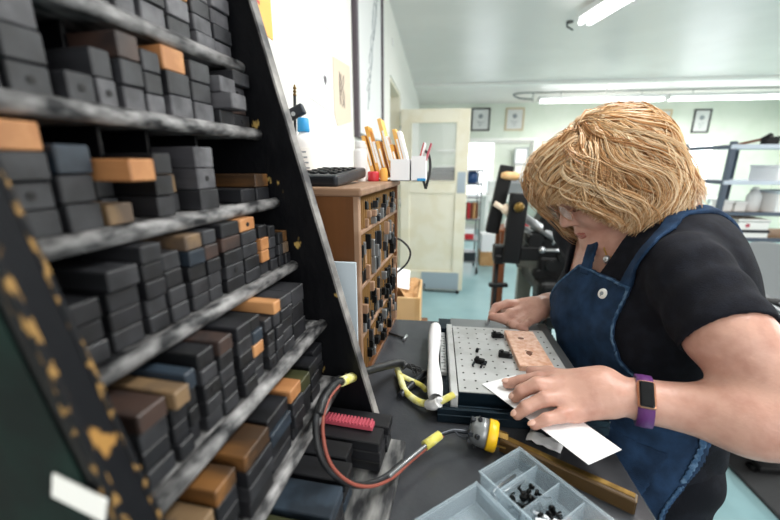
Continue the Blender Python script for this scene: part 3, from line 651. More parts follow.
b = MB(); b.tube(cz(*mv([(-.002, .4625, 1.083), (.006, .452, 1.090), (.013, .449, 1.097)])), [.0062+.0012*(k % 2) for k in range(15)], 10); b.box(Vector((.014, .449, 1.098))+off, (.008, .006, .014), bev=.001); b.build('clear_connector', 'white_plastic', t)
b = MB(); b.tube(cz(*mv([(.015, .450, 1.098), (.024, .452, 1.103), (.034, .456, 1.107)])), .0048, 8); b.build('yellow_end', 'ytape', t)
# brass bar
t = thing('brass_bar', 'long amber-brown square bar lying behind the clear organiser box', 'bar', (.0915, .4035, Z0), math.atan2(-.072, .122))
b = MB(); b.box((.0715, 0, .0085), (.143, .0135, .017), bev=.001); b.build('bar', 'amberp', t)
b = MB(); b.box((.0715, .0015, .0172), (.140, .007, .0008), bev=.0002); b.box((.1431, 0, .0085), (.0010, .011, .0145)); b.build('worn_face', 'brass', t)
# clear organiser box
OA = math.atan2(-.081, .066)
t = thing('organiser_box', 'clear plastic organiser box with compartments at the bottom of the photo', 'storage box', (.106, .372, Z0), OA)
def open_box(l, w_, h, th, divs=(), fl=.001):
    b = MB(); b.box((l/2, -w_/2, fl/2), (l, w_, fl)); 
    for y in (-th/2, -w_+th/2): b.box((l/2, y, h/2), (l, th, h), bev=.0003)
    for x in (th/2, l-th/2): b.box((x, -w_/2, h/2), (th, w_-2*th, h), bev=.0003)
    return b
H_ = .029; open_box(.165, .063, H_, .0016).build('box_walls', 'clear', t)
b = MB(); b.box((.0825, .0008, H_), (.169, .0016, .002)); b.box((.0825, -.0638, H_), (.169, .0016, .002)); b.box((-.0008, -.0315, H_), (.0016, .062, .002)); b.box((.1658, -.0315, H_), (.0016, .062, .002)); b.build('rim', 'clear', t)
for x in (.0245, .052, .079, .107, .135): MB().box((x, -.0315, H_*.47), (.0014, .0596, H_*.9)).build('compartment_wall', 'clear', t)
T2 = thing('storage_tray', 'empty clear plastic tray at the bottom edge left of the organiser box', 'storage tray', (.052, .3215, Z0), OA)
open_box(.12, .115, .024, .0016).build('tray_walls', 'clear', T2)
b = MB(); b.box((.06, .0008, .024), (.124, .0016, .002)); b.box((-.0008, -.0575, .024), (.0016, .115, .002)); b.build('rim', 'clear', T2)
OM = Matrix.Translation((.106, .372, Z0+.0012)) @ Matrix.Rotation(OA, 4, 'Z')
def inb(x, y, z=0): return OM @ Vector((x, y, z))
b = MB(); b.tube([inb(.006, -.012, .002), inb(.007, -.045, .002), inb(.009, -.052, .002), inb(.018, -.054, .002)], .0014, 6); tag(b.build('hex_key', 'steel'), 'bent steel hex key in the first compartment of the clear organiser', 'hex key')
b = MB(); b.tube([inb(.017, -.010, .002), inb(.015, -.038, .002), inb(.013, -.043, .002)], .0012, 6); tag(b.build('hex_key', 'steel'), 'shorter bent steel key beside the longer one in the clear organiser', 'hex key')
rs = random.Random(21)
def screw(x, y, z, k, m, grp, lab):
    a = rs.uniform(0, 6.28); el = rs.uniform(-.2, .5); d = Vector((math.cos(a)*math.cos(el), math.sin(a)*math.cos(el), math.sin(el)))
    o_ = inb(x, y, z); b = MB(); b.cyl(-d*.005, d*.004, .0016, n=8); b.cyl(d*.004, d*.007, .0034, n=8); b.tube([-d*.004+Vector((0, 0, .001)), -d*.006+Vector((.003, .002, .001))], .001, 5)
    o = b.build('screw', m, None, o_); tag(o, lab, 'screw', grp)
for k in range(16): screw(.038+rs.uniform(-.009, .009), -.03+rs.uniform(-.02, .014), .004+(k//6)*.0045, k, 'iron', 'black screws in the second compartment', 'small black screw in the pile in the second compartment of the organiser')
for k in range(4): screw(.065+rs.uniform(-.008, .008), -.02+rs.uniform(-.02, .012), .004+(k//3)*.004, k, 'iron', 'black screws in the third compartment', 'small black screw in the third compartment of the organiser')
for k in range(3):
    b = MB(); p = inb(.062+.005*k, -.03-.004*k, .005+.003*k); b.box((0, 0, 0), (.030, .004, .004), rz=R(-20+16*k), bev=.0004)
    tag(b.build('steel_wedge', 'steel', None, p), ['left', 'middle', 'right'][k]+' bright steel wedge leaning in the third compartment', 'wedge', 'steel wedges in the organiser')
for k in range(9):
    b = MB(); p = inb(.093+rs.uniform(-.008, .008), -.03+rs.uniform(-.02, .02), .003+(k//4)*.004); b.box((0, 0, 0), (.010, .006, .0035), rz=rs.uniform(0, 3), bev=.0004)
    tag(b.build('copper_spacer', 'copper', None, p), 'small copper spacer in the pile in the fourth compartment', 'spacer', 'copper spacers in the organiser')
# papers
def sheet(name, label, P, m, th=.0008):
    vs = [Vector(p) for p in P]; c = vs[0].copy(); b = MB(); bm = b.bm; n = 8; top = []; bot = []
    for i in range(n+1):
        a = vs[0].lerp(vs[3], i/n); d = vs[1].lerp(vs[2], i/n); sag = Vector((0, 0, .0004*math.sin(i/n*math.pi)))
        top.append([bm.verts.new(a-c+sag+Vector((0, 0, th))), bm.verts.new(d-c+sag+Vector((0, 0, th)))]); bot.append([bm.verts.new(a-c+sag), bm.verts.new(d-c+sag)])
    for i in range(n):
        bm.faces.new((top[i][0], top[i][1], top[i+1][1], top[i+1][0])); bm.faces.new((bot[i][0], bot[i+1][0], bot[i+1][1], bot[i][1]))
        bm.faces.new((top[i][0], top[i+1][0], bot[i+1][0], bot[i][0])); bm.faces.new((top[i][1], bot[i][1], bot[i+1][1], top[i+1][1]))
    bm.faces.new((top[0][0], bot[0][0], bot[0][1], top[0][1])); bm.faces.new((top[n][0], top[n][1], bot[n][1], bot[n][0]))
    o = b.build(name, m, None, c); tag(o, label, 'paper'); return o
sheet('paper_card', 'long white card pinned down under the near hand', [(.075, .484, 1.1078), (.129, .515, 1.1078), (.216, .374, 1.1078), (.171, .347, 1.1078)], 'paper')
b = MB(); bm = b.bm; r3 = random.Random(2)
g = [[bm.verts.new((i*.007-.02, j*.005-.010, .002+.004*abs(math.sin(i*1.7+j)))) for j in range(5)] for i in range(7)]
for i in range(6):
    for j in range(4): bm.faces.new((g[i][j], g[i+1][j], g[i+1][j+1], g[i][j+1])).smooth = True
o = b.build('crumpled_tissue', 'paper', None, (.148, .419, Z0), R(-30)); md = o.modifiers.new('s', 'SOLIDIFY'); md.thickness = .0012; md.offset = 1
tag(o, 'crumpled white tissue on the table under the near hand', 'tissue')

# ================================================================ beyond the table
t = thing('paper_crate', 'pale wooden crate of crumpled brown paper, behind the brown cabinet', 'crate', (-.17, 1.5, .70))
b = MB(); 
for c, d in [((0, -.12, .10), (.24, .01, .2)), ((0, .12, .10), (.24, .01, .2)), ((-.115, 0, .10), (.01, .23, .2)), ((.115, 0, .10), (.01, .23, .2)), ((0, 0, .006), (.22, .23, .012))]: b.box(c, d, bev=.001)
b.build('crate_walls', 'pinewood', t)
b = MB(); r5 = random.Random(6); nn = 12
g = [[b.bm.verts.new(((i/nn-.5)*.215, (j/nn-.5)*.22, .185+.035*r5.random()+.02*math.sin(i)*math.cos(j))) for j in range(nn+1)] for i in range(nn+1)]
for i in range(nn):
    for j in range(nn): b.bm.faces.new((g[i][j], g[i+1][j], g[i+1][j+1], g[i][j+1]))
o = b.build('crumpled_paper', 'kraft', None, (-.17, 1.5, .70)); tag(o, 'crumpled brown packing paper heaped in the pale crate', 'packing paper')
o = MB().box((0, 0, .0), (.07, .09, .002), rot=Matrix.Rotation(R(45), 4, 'X') @ Matrix.Rotation(R(20), 4, 'Y')).build('paper_sheet', 'paper', None, (-.13, 1.44, .96)); tag(o, 'small white sheet sticking up out of the pale crate', 'paper')
t = thing('low_stool', 'plain brown stand carrying the pale crate behind the table', 'stand', (-.17, 1.5, 0))
MB().box((0, 0, .685), (.30, .30, .028), bev=.003).build('stand_top', 'oak', t)
for sx in (-1, 1):
    for sy in (-1, 1): MB().box((sx*.125, sy*.125, .335), (.03, .03, .67), bev=.002).build('leg', 'oak', t)
# cart
t = thing('rolling_cart', 'narrow grey metal shelf cart with castors, right of the cream door', 'cart', (.46, 4.95, 0))
b = MB()
for sx in (-.10, .10):
    for sy in (-.2, .2): b.box((sx, sy, .72), (.022, .022, 1.26), bev=.003)
b.build('post', 'greyiron', t)
for z in (.16, .45, .72, 1.0, 1.16, 1.33): MB().box((0, 0, z), (.215, .42, .02), bev=.003).build('shelf', 'greyiron', t)
for sx in (-.10, .10):
    for sy in (-.2, .2):
        b = MB(); b.cyl((sx-.012, sy, .04), (sx+.012, sy, .04), .04); b.cyl((sx, sy, .05), (sx, sy, .10), .01); b.build('castor', 'rubber', t)
def put(name, label, cat, c, d, m, rz_=0, bev=.003):
    o = MB().box((0, 0, d[2]/2), d, bev=bev).build(name, m, None, c, rz_); return tag(o, label, cat)
b = MB(); b.lathe([(.05, 0), (.07, .02), (.075, .09), (.06, .14), (.045, .15)], (.45, 4.85, 1.171)); tag(b.build('blue_pot', mat('blue_glaze', '2c4d7d', .3)), 'dark blue pot on the upper shelf of the metal cart', 'pot')
for k, (x, c_) in enumerate([(.385, 'walnut'), (.42, 'red'), (.455, 'walnut'), (.49, 'kraft'), (.525, 'walnut')]):
    put('book', ['leftmost', 'second', 'middle', 'fourth', 'rightmost'][k]+' reddish book standing on the cart shelf below the pot', 'book', (x, 4.82, 1.011-.28), (.028, .12, .2), c_)
put('paper_packet', 'red and white packet on the middle shelf of the cart', 'packet', (.44, 4.84, .461), (.12, .14, .07), 'red'); put('paper_packet', 'white packet stacked on the red packet in the cart', 'packet', (.44, 4.84, .533), (.13, .14, .06), 'paper')
put('parts_bin', 'dark bin on the lower shelf of the cart', 'bin', (.46, 4.84, .171), (.16, .18, .12), 'dsteel')
put('carton', 'brown cardboard box on the floor by the back wall, below a white one', 'box', (.78, 5.3, .001), (.26, .26, .2), 'kraft'); put('carton', 'white cardboard box stacked on the brown one beyond the cart', 'box', (.78, 5.3, .203), (.25, .25, .25), 'paper')
b = MB(); b.tube(spline([(.62, YB-.02, .95), (.75, YB-.02, .75), (1.0, YB-.02, .7), (1.3, YB-.02, .95)], 8), .012); tag(b.build('power_cord', 'trim_white'), 'pale cord sagging along the back wall under the left window', 'cord')
# ---------------------------------------------------------------- printing press in the middle distance
t = thing('printing_press', 'large black hand-fed printing press behind the table, with brass knob and steel rails', 'printing press', (.60, 2.05, 0))
b = MB(); b.box((-.195, -.13, 1.095), (.088, .05, .36), rot=Matrix.Rotation(R(3), 4, 'Y'), bev=.006); up = b.build('upright_plate', 'black', t)
b = MB(); b.lathe([(.006, 0), (.008, .012), (.022, .02), (.026, .03), (.018, .042), (.006, .046)], (-.195, -.157, 1.21), n=18, rot=Matrix.Rotation(R(90), 4, 'X')); b.build('brass_knob', 'brass', up)
b = MB(); b.box((-.265, -.02, 1.23), (.07, .05, .36), rot=Matrix.Rotation(R(9), 4, 'Y'), bev=.006); b.build('back_arm', 'black', t)
b = MB(); b.lathe([(.012, 0), (.02, .02), (.022, .07), (.014, .09)], (-.27, -.06, 1.36), rot=Matrix.Rotation(R(95), 4, 'Y')); b.build('wooden_grip', 'pinewood', t)
b = MB(); b.lathe([(.012, 0), (.026, .01), (.03, .03), (.02, .05)], (-.185, -.06, 1.35), rot=Matrix.Rotation(R(95), 4, 'Y')); b.build('grip_knob', 'lampwhite', t)
b = MB(); b.tube([(-.30, -.09, 1.22), (-.25, -.1, 1.19), (-.2, -.1, 1.13)], .014); b.sphere((-.235, -.10, 1.19), .03); b.build('ivory_lever', 'cream_paper', t)
b = MB(); b.box((-.12, -.10, .965), (.34, .07, .075), bev=.008, seg=2); b.box((-.26, -.10, .93), (.05, .08, .05), bev=.006); b.build('cross_beam', 'iron', t)
b = MB(); b.cyl((-.265, -.10, .95), (-.262, -.10, .02), .011); b.cyl((-.275, -.10, .015), (-.249, -.10, .015), .03); b.box((-.25, -.1, .78), (.10, .03, .022), rz=.1, bev=.004); b.build('pull_rod', 'iron', t)
b = MB(); b.cyl((-.18, -.06, 1.17), (.10, -.16, .995), .022); b.cyl((-.16, -.02, 1.10), (.12, -.12, .94), .014); b.build('slanted_rail', 'greyiron', t)
b = MB(); b.cyl((-.05, -.15, .992), (.13, -.15, .99), .009); b.sphere((-.055, -.15, .992), .018); b.build('steel_bar', 'steel', t)
b = MB()
for x, z, r_ in [(-.08, 1.03, .04), (.0, 1.0, .055), (.06, 1.06, .05), (-.02, 1.10, .035), (.1, 1.1, .045)]: b.cyl((x, -.13, z), (x, .12, z), r_, n=18)
for k in range(7): b.box((-.10+k*.045, -.1+.02*(k % 3), 1.02+.02*(k % 2)), (.03, .05, .09), rot=Matrix.Rotation(.4*k, 4, 'Y'), bev=.004)
b.box((.10, .0, 1.06), (.34, .16, .16), rot=Matrix.Rotation(.3, 4, 'Y'), bev=.03, seg=2)
for k in range(6): b.cyl((-.06+k*.055, -.17, .86+.05*(k % 3)), (-.06+k*.055, -.05, .86+.05*(k % 3)), .028, n=14)
b.build('inking_rollers', 'iron', t)
for k in range(5): b = MB(); b.cyl((-.02+k*.06, -.19, 1.03+.03*(k % 2)), (.0+k*.06, -.19, 1.07+.02*(k % 2)), .007, n=8); b.build('adjusting_screw', 'steel', t)
b = MB(); b.box((.16, .1, .86), (.46, .5, .20), bev=.02, seg=2); b.box((.02, -.18, .80), (.20, .14, .10), bev=.03, seg=3); b.cyl((-.06, -.05, .90), (.3, -.05, .90), .07); b.box((.16, .1, 1.02), (.30, .42, .16), bev=.02, seg=2); b.box((.10, -.1, .66), (.22, .1, .22), bev=.02); b.build('press_bed', 'iron', t)
for x in (.02, .34):
    b = MB(); b.prism([(-.09, 0), (.09, 0), (.05, .35), (.06, .76), (-.06, .76), (-.04, .35)], .06, Matrix.Translation((x, -.05, .003)) @ EXZ); b.build('cast_leg', 'iron', t)
b = MB(); b.prism([(-.045, 0), (.045, 0), (.035, .4), (.045, .80), (-.04, .80), (-.03, .4)], .04, Matrix.Translation((-.05, .16, .003)) @ EXZ); b.build('grey_leg', mat('grey_green_enamel', '7d8077', .4), t)
# wooden stand with small parts, behind the press
t = thing('wooden_stand', 'red-brown wooden stand with shelves beside the black press', 'stand', (.585, 2.80, 0))
for sx in (-.09, .10):
    for sy in (-.1, .1): MB().box((sx, sy, .47), (.045, .045, .94), bev=.003).build('post', 'walnut', t)
MB().box((0, 0, .95), (.26, .28, .02), bev=.002).build('stand_top', 'walnut', t); MB().box((0, 0, .30), (.145, .24, .02), bev=.002).build('lower_shelf', 'walnut', t)
for k, (x, c_) in enumerate([(-.06, 'lampwhite'), (0, 'kraft'), (.06, 'red')]):
    put('tin_can', ['white', 'brown', 'red'][k]+' small tin standing on the red-brown wooden stand', 'tin', (.585+x, 2.73, .961), (.045, .045, .07), c_, 0, .008)
# back bench and machines seen beyond the door and under the left window
t = thing('back_bench', 'long pale workbench against the back wall beneath the windows', 'workbench', (3.0, 7.75, 0))
MB().box((0, 0, .80), (4.2, .7, .04), bev=.004).build('bench_top', 'trim_white', t)
for x in (-2.0, -.7, .7, 2.0):
    for y in (-.3, .3): MB().box((x, y, .39), (.07, .07, .78), bev=.004).build('leg', 'trim_white', t)
t = thing('silver_machine', 'silver bench machine just left of the face, under the back window', 'machine', (1.55, 7.65, .822))
b = MB(); b.box((0, 0, .12), (.45, .3, .24), bev=.02); b.build('housing', 'greyiron', t); b = MB(); b.box((0, 0, .27), (.3, .25, .06), bev=.01); b.cyl((-.15, -.1, .35), (.15, -.1, .35), .04); b.build('roller_head', 'steel', t)
t = thing('filing_cabinet', 'white drawer unit on the back bench', 'drawer unit', (1.15, 7.65, .822)); b = MB(); b.box((0, 0, .14), (.3, .4, .28), bev=.01); b.build('casing', 'lampwhite', t)
for k in range(3):
    d_ = MB().box((0, -.205, .05+k*.09), (.26, .015, .075), bev=.003).build('drawer', 'trim_white', t); b = MB(); b.cyl((-.03, -.22, .05+k*.09), (.03, -.22, .05+k*.09), .006); b.build('handle', 'steel', d_)
for k in range(5):
    x = 2.02+k*.38; c_ = ['kraft', 'paper', 'kraft', 'dsteel', 'pinewood'][k]; nm = ['brown', 'white', 'second brown', 'dark grey', 'pale wooden'][k]
    put('storage_carton', nm+' storage box standing on the back bench', 'box', (x, 7.7, .822), (.3, .3, .22+.04*(k % 3)), c_)
t = thing('green_machine', 'dark machine with rollers behind the glass of the cream door', 'machine', (.03, 5.6, 0))
b = MB(); b.box((.0, 0, .55), (.5, .4, 1.1), bev=.03); b.build('cabinet', 'greyiron', t)
b = MB(); b.box((.04, 0, 1.2), (.44, .3, .2), bev=.02); b.cyl((-.1, -.17, 1.33), (.24, -.17, 1.33), .03)
for k in range(8): b.box((-.12+k*.05, -.16, 1.22), (.012, .04, .16))
b.build('roller_head', 'dsteel', t)
for k in range(2):
    o = MB().box((0, 0, 0), (.75, .35, .03), bev=.003).build('wall_shelf', 'trim_white', None, (.35, YB-.18, 1.35+.32*k)); tag(o, ['lower', 'upper'][k]+' white wall shelf seen through the door glass', 'shelf')

# ---------------------------------------------------------------- shelving at right
t = thing('metal_shelving', 'blue-grey metal shelving with pale edges at the right side of the photo', 'shelving', (3.1, 3.62, 0))
for sx, sy in ((-.59, 0), (-.59, .62), (.59, 0), (.59, .62)):
    b = MB(); b.box((sx, sy, .8), (.04, .04, 1.6), bev=.003); b.build('post', 'shelf_metal', t)
for z in (.1, .40, .755, .985, 1.255, 1.555):
    s_ = MB().box((0, .31, z), (1.14, .60, .016), bev=.001).build('shelf_board', 'shelf_board' if z < 1.1 else 'shelf_edge', t)
    MB().box((0, -.012, z), (1.22, .020, .036), bev=.002).build('front_beam', 'shelf_edge' if z > 1.1 else 'shelf_metal', s_)
    MB().box((-.59, .31, z), (.03, .56, .034), bev=.002).build('side_beam', 'shelf_metal', s_)
b = MB(); b.cyl((-.1, .64, .1), (-.1, .64, 1.55), .02); b.build('rear_brace', 'shelf_metal', t)
def on_shelf(name, label, cat, x, z, d, m, y=3.75, lid=None):
    t = thing(name, label, cat, (x, y, z+.0085)); h = d[2]; b = MB(); b.box((0, 0, h/2-.01), (d[0], d[1], h-.02), bev=.006); b.build('box_body', m, t)
    b = MB(); b.box((0, 0, h-.011), (d[0]+.012, d[1]+.012, .022), bev=.004); b.build('lid', lid or m, t); return t
on_shelf('paper_stack', 'stack of white paper on the second shelf down at the far right', 'paper stack', 3.0, 1.255, (.22, .3, .14), 'paper')
on_shelf('white_tub', 'small white tub leftmost on the third shelf of the shelving', 'tub', 2.62, .985, (.1, .12, .10), 'lampwhite'); on_shelf('white_tub', 'second small white tub on the third shelf, beside the white jug', 'tub', 2.735, .985, (.09, .12, .09), 'lampwhite')
t = thing('white_jug', 'white plastic jug beside the clear boxes on the third shelf', 'jug', (2.86, 3.74, .9935)); b = MB(); b.lathe([(.05, 0), (.055, .01), (.055, .14), (.03, .18), (.02, .19)]); b.build('jug_body', 'white_plastic', t); b = MB(); b.lathe([(.022, .19), (.024, .192), (.024, .215), (.02, .217)]); b.build('cap', 'lampwhite', t)
on_shelf('plastic_box', 'translucent plastic box with white contents on the third shelf', 'plastic box', 3.07, .985, (.26, .3, .19), 'white_plastic', lid='grey_board')
bx = on_shelf('card_box', 'lower white box with a dark rim on the fourth shelf', 'box', 2.82, .755, (.26, .28, .075), 'label', lid='dsteel')
t = thing('card_box', 'upper white box with pink dot label stacked on another, fourth shelf', 'box', (2.82, 3.75, .840)); MB().box((0, 0, .038), (.25, .27, .076), bev=.005).build('box_body', 'label', t); MB().box((0, 0, .086), (.262, .282, .02), bev=.003).build('lid', 'label', t)
MB().box((0, 0, .074), (.254, .274, .006)).build('dark_rim', 'dsteel', t); b = MB(); b.cyl((-.05, -.136, .04), (-.05, -.1375, .04), .018); b.build('pink_dot', 'pink', t)
on_shelf('carton', 'wide brown cardboard box on the lowest visible shelf at right', 'box', 2.95, .40, (.5, .4, .24), 'kraft', lid='kraft')
t = thing('small_fan', 'black metal clamp tool with a wooden handle on top of the shelving', 'tool', (2.86, 3.72, 1.5655))
b = MB(); b.box((0, 0, .03), (.12, .06, .06), bev=.01); b.box((.05, 0, .065), (.2, .03, .025), rot=Matrix.Rotation(-.1, 4, 'Y'), bev=.005); b.cyl((-.06, 0, .05), (.0, 0, .09), .02); b.cyl((.1, 0, .03), (.18, 0, .10), .015); b.build('clamp_frame', 'iron', t)
b = MB(); b.cyl((-.08, 0, .05), (-.24, 0, .012), .012); b.build('wooden_handle', 'walnut', t); t.name = 'bench_clamp'
# platen press at right
t = thing('platen_press', 'black platen press with grey round ink disc behind the sleeve at right', 'printing press', (1.50, 1.75, 0))
b = MB(); b.lathe([(.17, 0), (.178, .004), (.178, .014), (.16, .018)], (-.02, -.05, .955), n=36, rot=Matrix.Rotation(R(38), 4, 'X')); b.build('ink_disc', 'greyiron', t)
b = MB(); b.box((.05, 0, .45), (.34, .45, .60), bev=.03, seg=2); b.box((.02, .02, .83), (.26, .2, .2), bev=.03, seg=2); b.box((.05, .13, .09), (.46, .34, .12), bev=.02); b.build('press_frame', 'iron', t)
b = MB(); b.cyl((-.17, -.16, .87), (.2, -.16, .87), .018); b.cyl((-.17, -.2, .80), (.2, -.2, .80), .018); b.cyl((-.19, -.16, .87), (-.19, .1, .7), .012); b.build('rollers', 'rubber', t)
b = MB(); b.cyl((-.20, -.19, .88), (.02, -.24, .80), .010); b.sphere((-.20, -.19, .88), .02); b.cyl((-.14, -.22, .84), (-.11, -.23, .83), .016); b.build('chrome_handle', 'steel', t)
b = MB(); b.box((.0, -.27, .72), (.3, .2, .02), rot=Matrix.Rotation(R(20), 4, 'X'), bev=.003); b.build('platen', 'iron', t)
o = MB().box((2.25, 1.4, .011), (1.62, 2.2, .02), bev=.004).build('rubber_mat', 'mat'); tag(o, 'dark grey rubber mat on the floor at the bottom right', 'mat')
t = thing('foot_pedal', 'black foot pedal on the dark mat, below the forearm', 'pedal', (1.58, 1.625, .0215))
b = MB(); b.box((0, 0, .02), (.10, .06, .03), bev=.008, seg=2); b.build('pedal', 'rubber', t); b = MB(); b.cyl((.06, -.02, .012), (.06, .02, .012), .012); b.cyl((-.06, -.02, .012), (-.06, .02, .012), .012); b.build('pivot_foot', 'iron', t)
b = MB(); b.tube([(1.30, 1.62, .005), (1.335, 1.575, .09), (1.30, 1.66, .25)], [.020, .024, .018], 8); 
t = thing('wooden_stool', 'low brown wooden stool whose splayed leg shows beside the dark trousers', 'stool', (1.13, 1.64, 0))
MB().cyl((0, 0, .42), (0, 0, .45), .16, n=28).build('seat', 'walnut', t)
for k, (x, y) in enumerate([(.17, -.15), (-.16, -.16), (.16, .14), (-.16, .14)]):
    b2 = MB(); b2.cyl((x*.6, y*.6, .419), (x, y, .002), .016, .013, n=10); b2.build('leg', 'pinewood', t)
b.bm.free()
# ================================================================ the woman: surfaces grown from smooth-blended limbs
def nv(a): a = np.array(a, float); return a/np.linalg.norm(a)
def rc(a, b, ra, rb, k=.012, mode='add', sq=None): return dict(t='rc', a=np.array(a, float), b=np.array(b, float), ra=ra, rb=rb, k=k, m=mode, sq=sq)
def ell(c, r, k=.012, mode='add', R3=None): return dict(t='el', c=np.array(c, float), r=np.array(r, float), k=k, m=mode, R=np.eye(3) if R3 is None else np.array(R3, float))
def pl(p, n, k=.004, mode='cut'): return dict(t='pl', p=np.array(p, float), n=nv(n), k=k, m=mode)
def sd(q, P):
    if q['t'] == 'rc':
        ba = q['b']-q['a']; pa = P-q['a']; t = np.clip((pa@ba)/(ba@ba), 0, 1); d = pa-t[..., None]*ba
        if q['sq']:
            n, f = nv(q['sq'][0]), q['sq'][1]; dn = d@n; l2 = np.sqrt(np.maximum((d*d).sum(-1)-dn*dn+(dn/f)**2, 1e-12))
        else: l2 = np.sqrt((d*d).sum(-1))
        return l2-(q['ra']+(q['rb']-q['ra'])*t)
    if q['t'] == 'el':
        l = (P-q['c'])@q['R'].T/q['r']; n = np.sqrt((l*l).sum(-1)); m = np.sqrt(((l/q['r'])**2).sum(-1))
        return n*(n-1)/np.maximum(m, 1e-6)
    return (P-q['p'])@q['n']
def smin(a, b, k): h = np.maximum(k-np.abs(a-b), 0)/k; return np.minimum(a, b)-h*h*k*.25
def comb(A, d, q, infl=0):
    d = d-infl
    if q['m'] == 'add': return smin(A, d, q['k'])
    return -smin(-A, d, q['k']) if q['m'] == 'sub' else -smin(-A, -d, q['k'])
def bounds(q, infl):
    e = q['k']+.012+infl
    if q['t'] == 'rc': r = max(q['ra'], q['rb'])+e; return np.minimum(q['a'], q['b'])-r, np.maximum(q['a'], q['b'])+r
    if q['t'] == 'el': r = max(q['r'])+e; return q['c']-r, q['c']+r
    return None
class Vol:
    def __init__(s, lo, hi, h):
        s.lo = np.array(lo, float); s.h = h; s.n = np.ceil((np.array(hi)-s.lo)/h).astype(int)+1; s.A = np.full(s.n, 1., np.float32)
    def win(s, lo, hi):
        a = np.clip(np.floor((lo-s.lo)/s.h).astype(int), 0, s.n); b = np.clip(np.ceil((hi-s.lo)/s.h).astype(int)+1, 0, s.n)
        if (b <= a).any(): return None
        ax = [s.lo[i]+s.h*np.arange(a[i], b[i]) for i in range(3)]
        return tuple(slice(a[i], b[i]) for i in range(3)), np.stack(np.meshgrid(*ax, indexing='ij'), -1)
    def run(s, prims, infl=0):
        for q in prims:
            bd = bounds(q, infl) or (s.lo, s.lo+s.h*s.n)
            w_ = s.win(*bd)
            if w_ is None: continue
            sl, P = w_; s.A[sl] = comb(s.A[sl], sd(q, P), q, infl if q['m'] == 'add' else 0)
        return s
    def each(s, f):
        for i in range(0, s.n[0], 16):
            ax = [s.lo[0]+s.h*np.arange(i, min(i+16, s.n[0]))]+[s.lo[j]+s.h*np.arange(s.n[j]) for j in (1, 2)]
            P = np.stack(np.meshgrid(*ax, indexing='ij'), -1); s.A[i:i+16] = f(P, s.A[i:i+16])
        return s
    def mesh(s, name, m, parent=None, loc=(0, 0, 0), shade=True):
        import openvdb as vdb
        A = s.A.copy(); A = np.clip(A, -.05, .05); A[0] = A[-1] = .05; A[:, 0] = A[:, -1] = .05; A[:, :, 0] = A[:, :, -1] = .05
        g = vdb.FloatGrid(.05); g.copyFromArray(A.astype(np.float32), tolerance=0)
        g.transform = vdb.createLinearTransform(voxelSize=1.0)
        p, qd = g.convertToQuads(0.0); p = np.asarray(p)*s.h+s.lo-np.array(loc)
        me = bpy.data.meshes.new(name); me.vertices.add(len(p)); me.vertices.foreach_set('co', p.astype(np.float32).ravel())
        qd = np.asarray(qd)[:, ::-1]; me.loops.add(len(qd)*4); me.loops.foreach_set('vertex_index', qd.astype(np.int32).ravel())
        me.polygons.add(len(qd)); me.polygons.foreach_set('loop_start', np.arange(0, len(qd)*4, 4, dtype=np.int32)); me.polygons.foreach_set('loop_total', np.full(len(qd), 4, np.int32))
        me.polygons.foreach_set('use_smooth', np.ones(len(qd), bool)); me.update(calc_edges=True); me.validate()
        me.materials.append(M[m] if isinstance(m, str) else m)
        o = bpy.data.objects.new(name, me); COL.objects.link(o)
        if parent: o.parent = parent
        else: o.location = loc
        return o
# joints (metres)
HC = np.array([.284, .682, 1.389]); fD = nv([-.80, -.13, -.58]); sD = nv(np.array([0, -1, 0])-fD*(np.array([0, -1, 0])@fD)); uD = np.cross(sD, fD); uD = uD if uD[0] < 0 else -uD
HS = .86
def hd(f, s_, u): return HC+(fD*f+sD*s_+uD*u)*HS
RH = np.stack([fD, sD, uD])
TW = R(26); TC = np.array([.387, .66, 0])
def tw(p):
    x, y, z = p; return TC+np.array([x*math.cos(TW)-y*math.sin(TW), x*math.sin(TW)+y*math.cos(TW), z])
TR = np.array([[math.cos(TW), math.sin(TW), 0], [-math.sin(TW), math.cos(TW), 0], [0, 0, 1]])
SHn = np.array([.343, .533, 1.277]); SHf = tw([-.015, .155, 1.285]); ELn = np.array([.402, .377, 1.151]); WRn = np.array([.262, .428, 1.137])
ELf = np.array([.42, .90, 1.12]); WRf = np.array([.246, .765, 1.128])
torso = [ell([.413, .672, .90], [.116, .126, .13], .03), ell([.404, .66, 1.04], [.135, .130, .14], .05), ell(tw([-.005, 0, 1.17]), [.110, .138, .15], .05, R3=TR),
         ell(tw([-.075, -.062, 1.160]), [.070, .072, .080], .05, R3=TR), ell(tw([-.055, .056, 1.160]), [.070, .072, .080], .05, R3=TR),
         rc(tw([-.046, -.052, 1.287]), tw([-.005, .135, 1.285]), .046, .050, .05), ell(tw([-.025, 0, 1.250]), [.070, .12, .07], .05, R3=TR), ell(tw([.02, .01, 1.29]), [.045, .085, .055], .04, R3=TR)]
neck = [rc(tw([.015, 0, 1.305]), hd(-.035, 0, -.075), .056, .050, .03), rc(tw([-.035, 0, 1.27]), hd(.01, 0, -.075), .042, .036, .03)]
MDn = np.array([.351, .447, 1.220])
arm_n = [rc(SHn, MDn, .043, .041, .03), rc(MDn, ELn+np.array([0, 0, .004]), .0415, .038, .02), rc(ELn, ELn+(WRn-ELn)*.35, .035, .0345, .012), rc(ELn+(WRn-ELn)*.35, WRn, .0345, .0250, .03)]
arm_f = [rc(SHf, ELf, .052, .042, .04), rc(ELf, ELf+(WRf-ELf)*.35, .040, .038, .03), rc(ELf+(WRf-ELf)*.35, WRf, .038, .024, .03)]
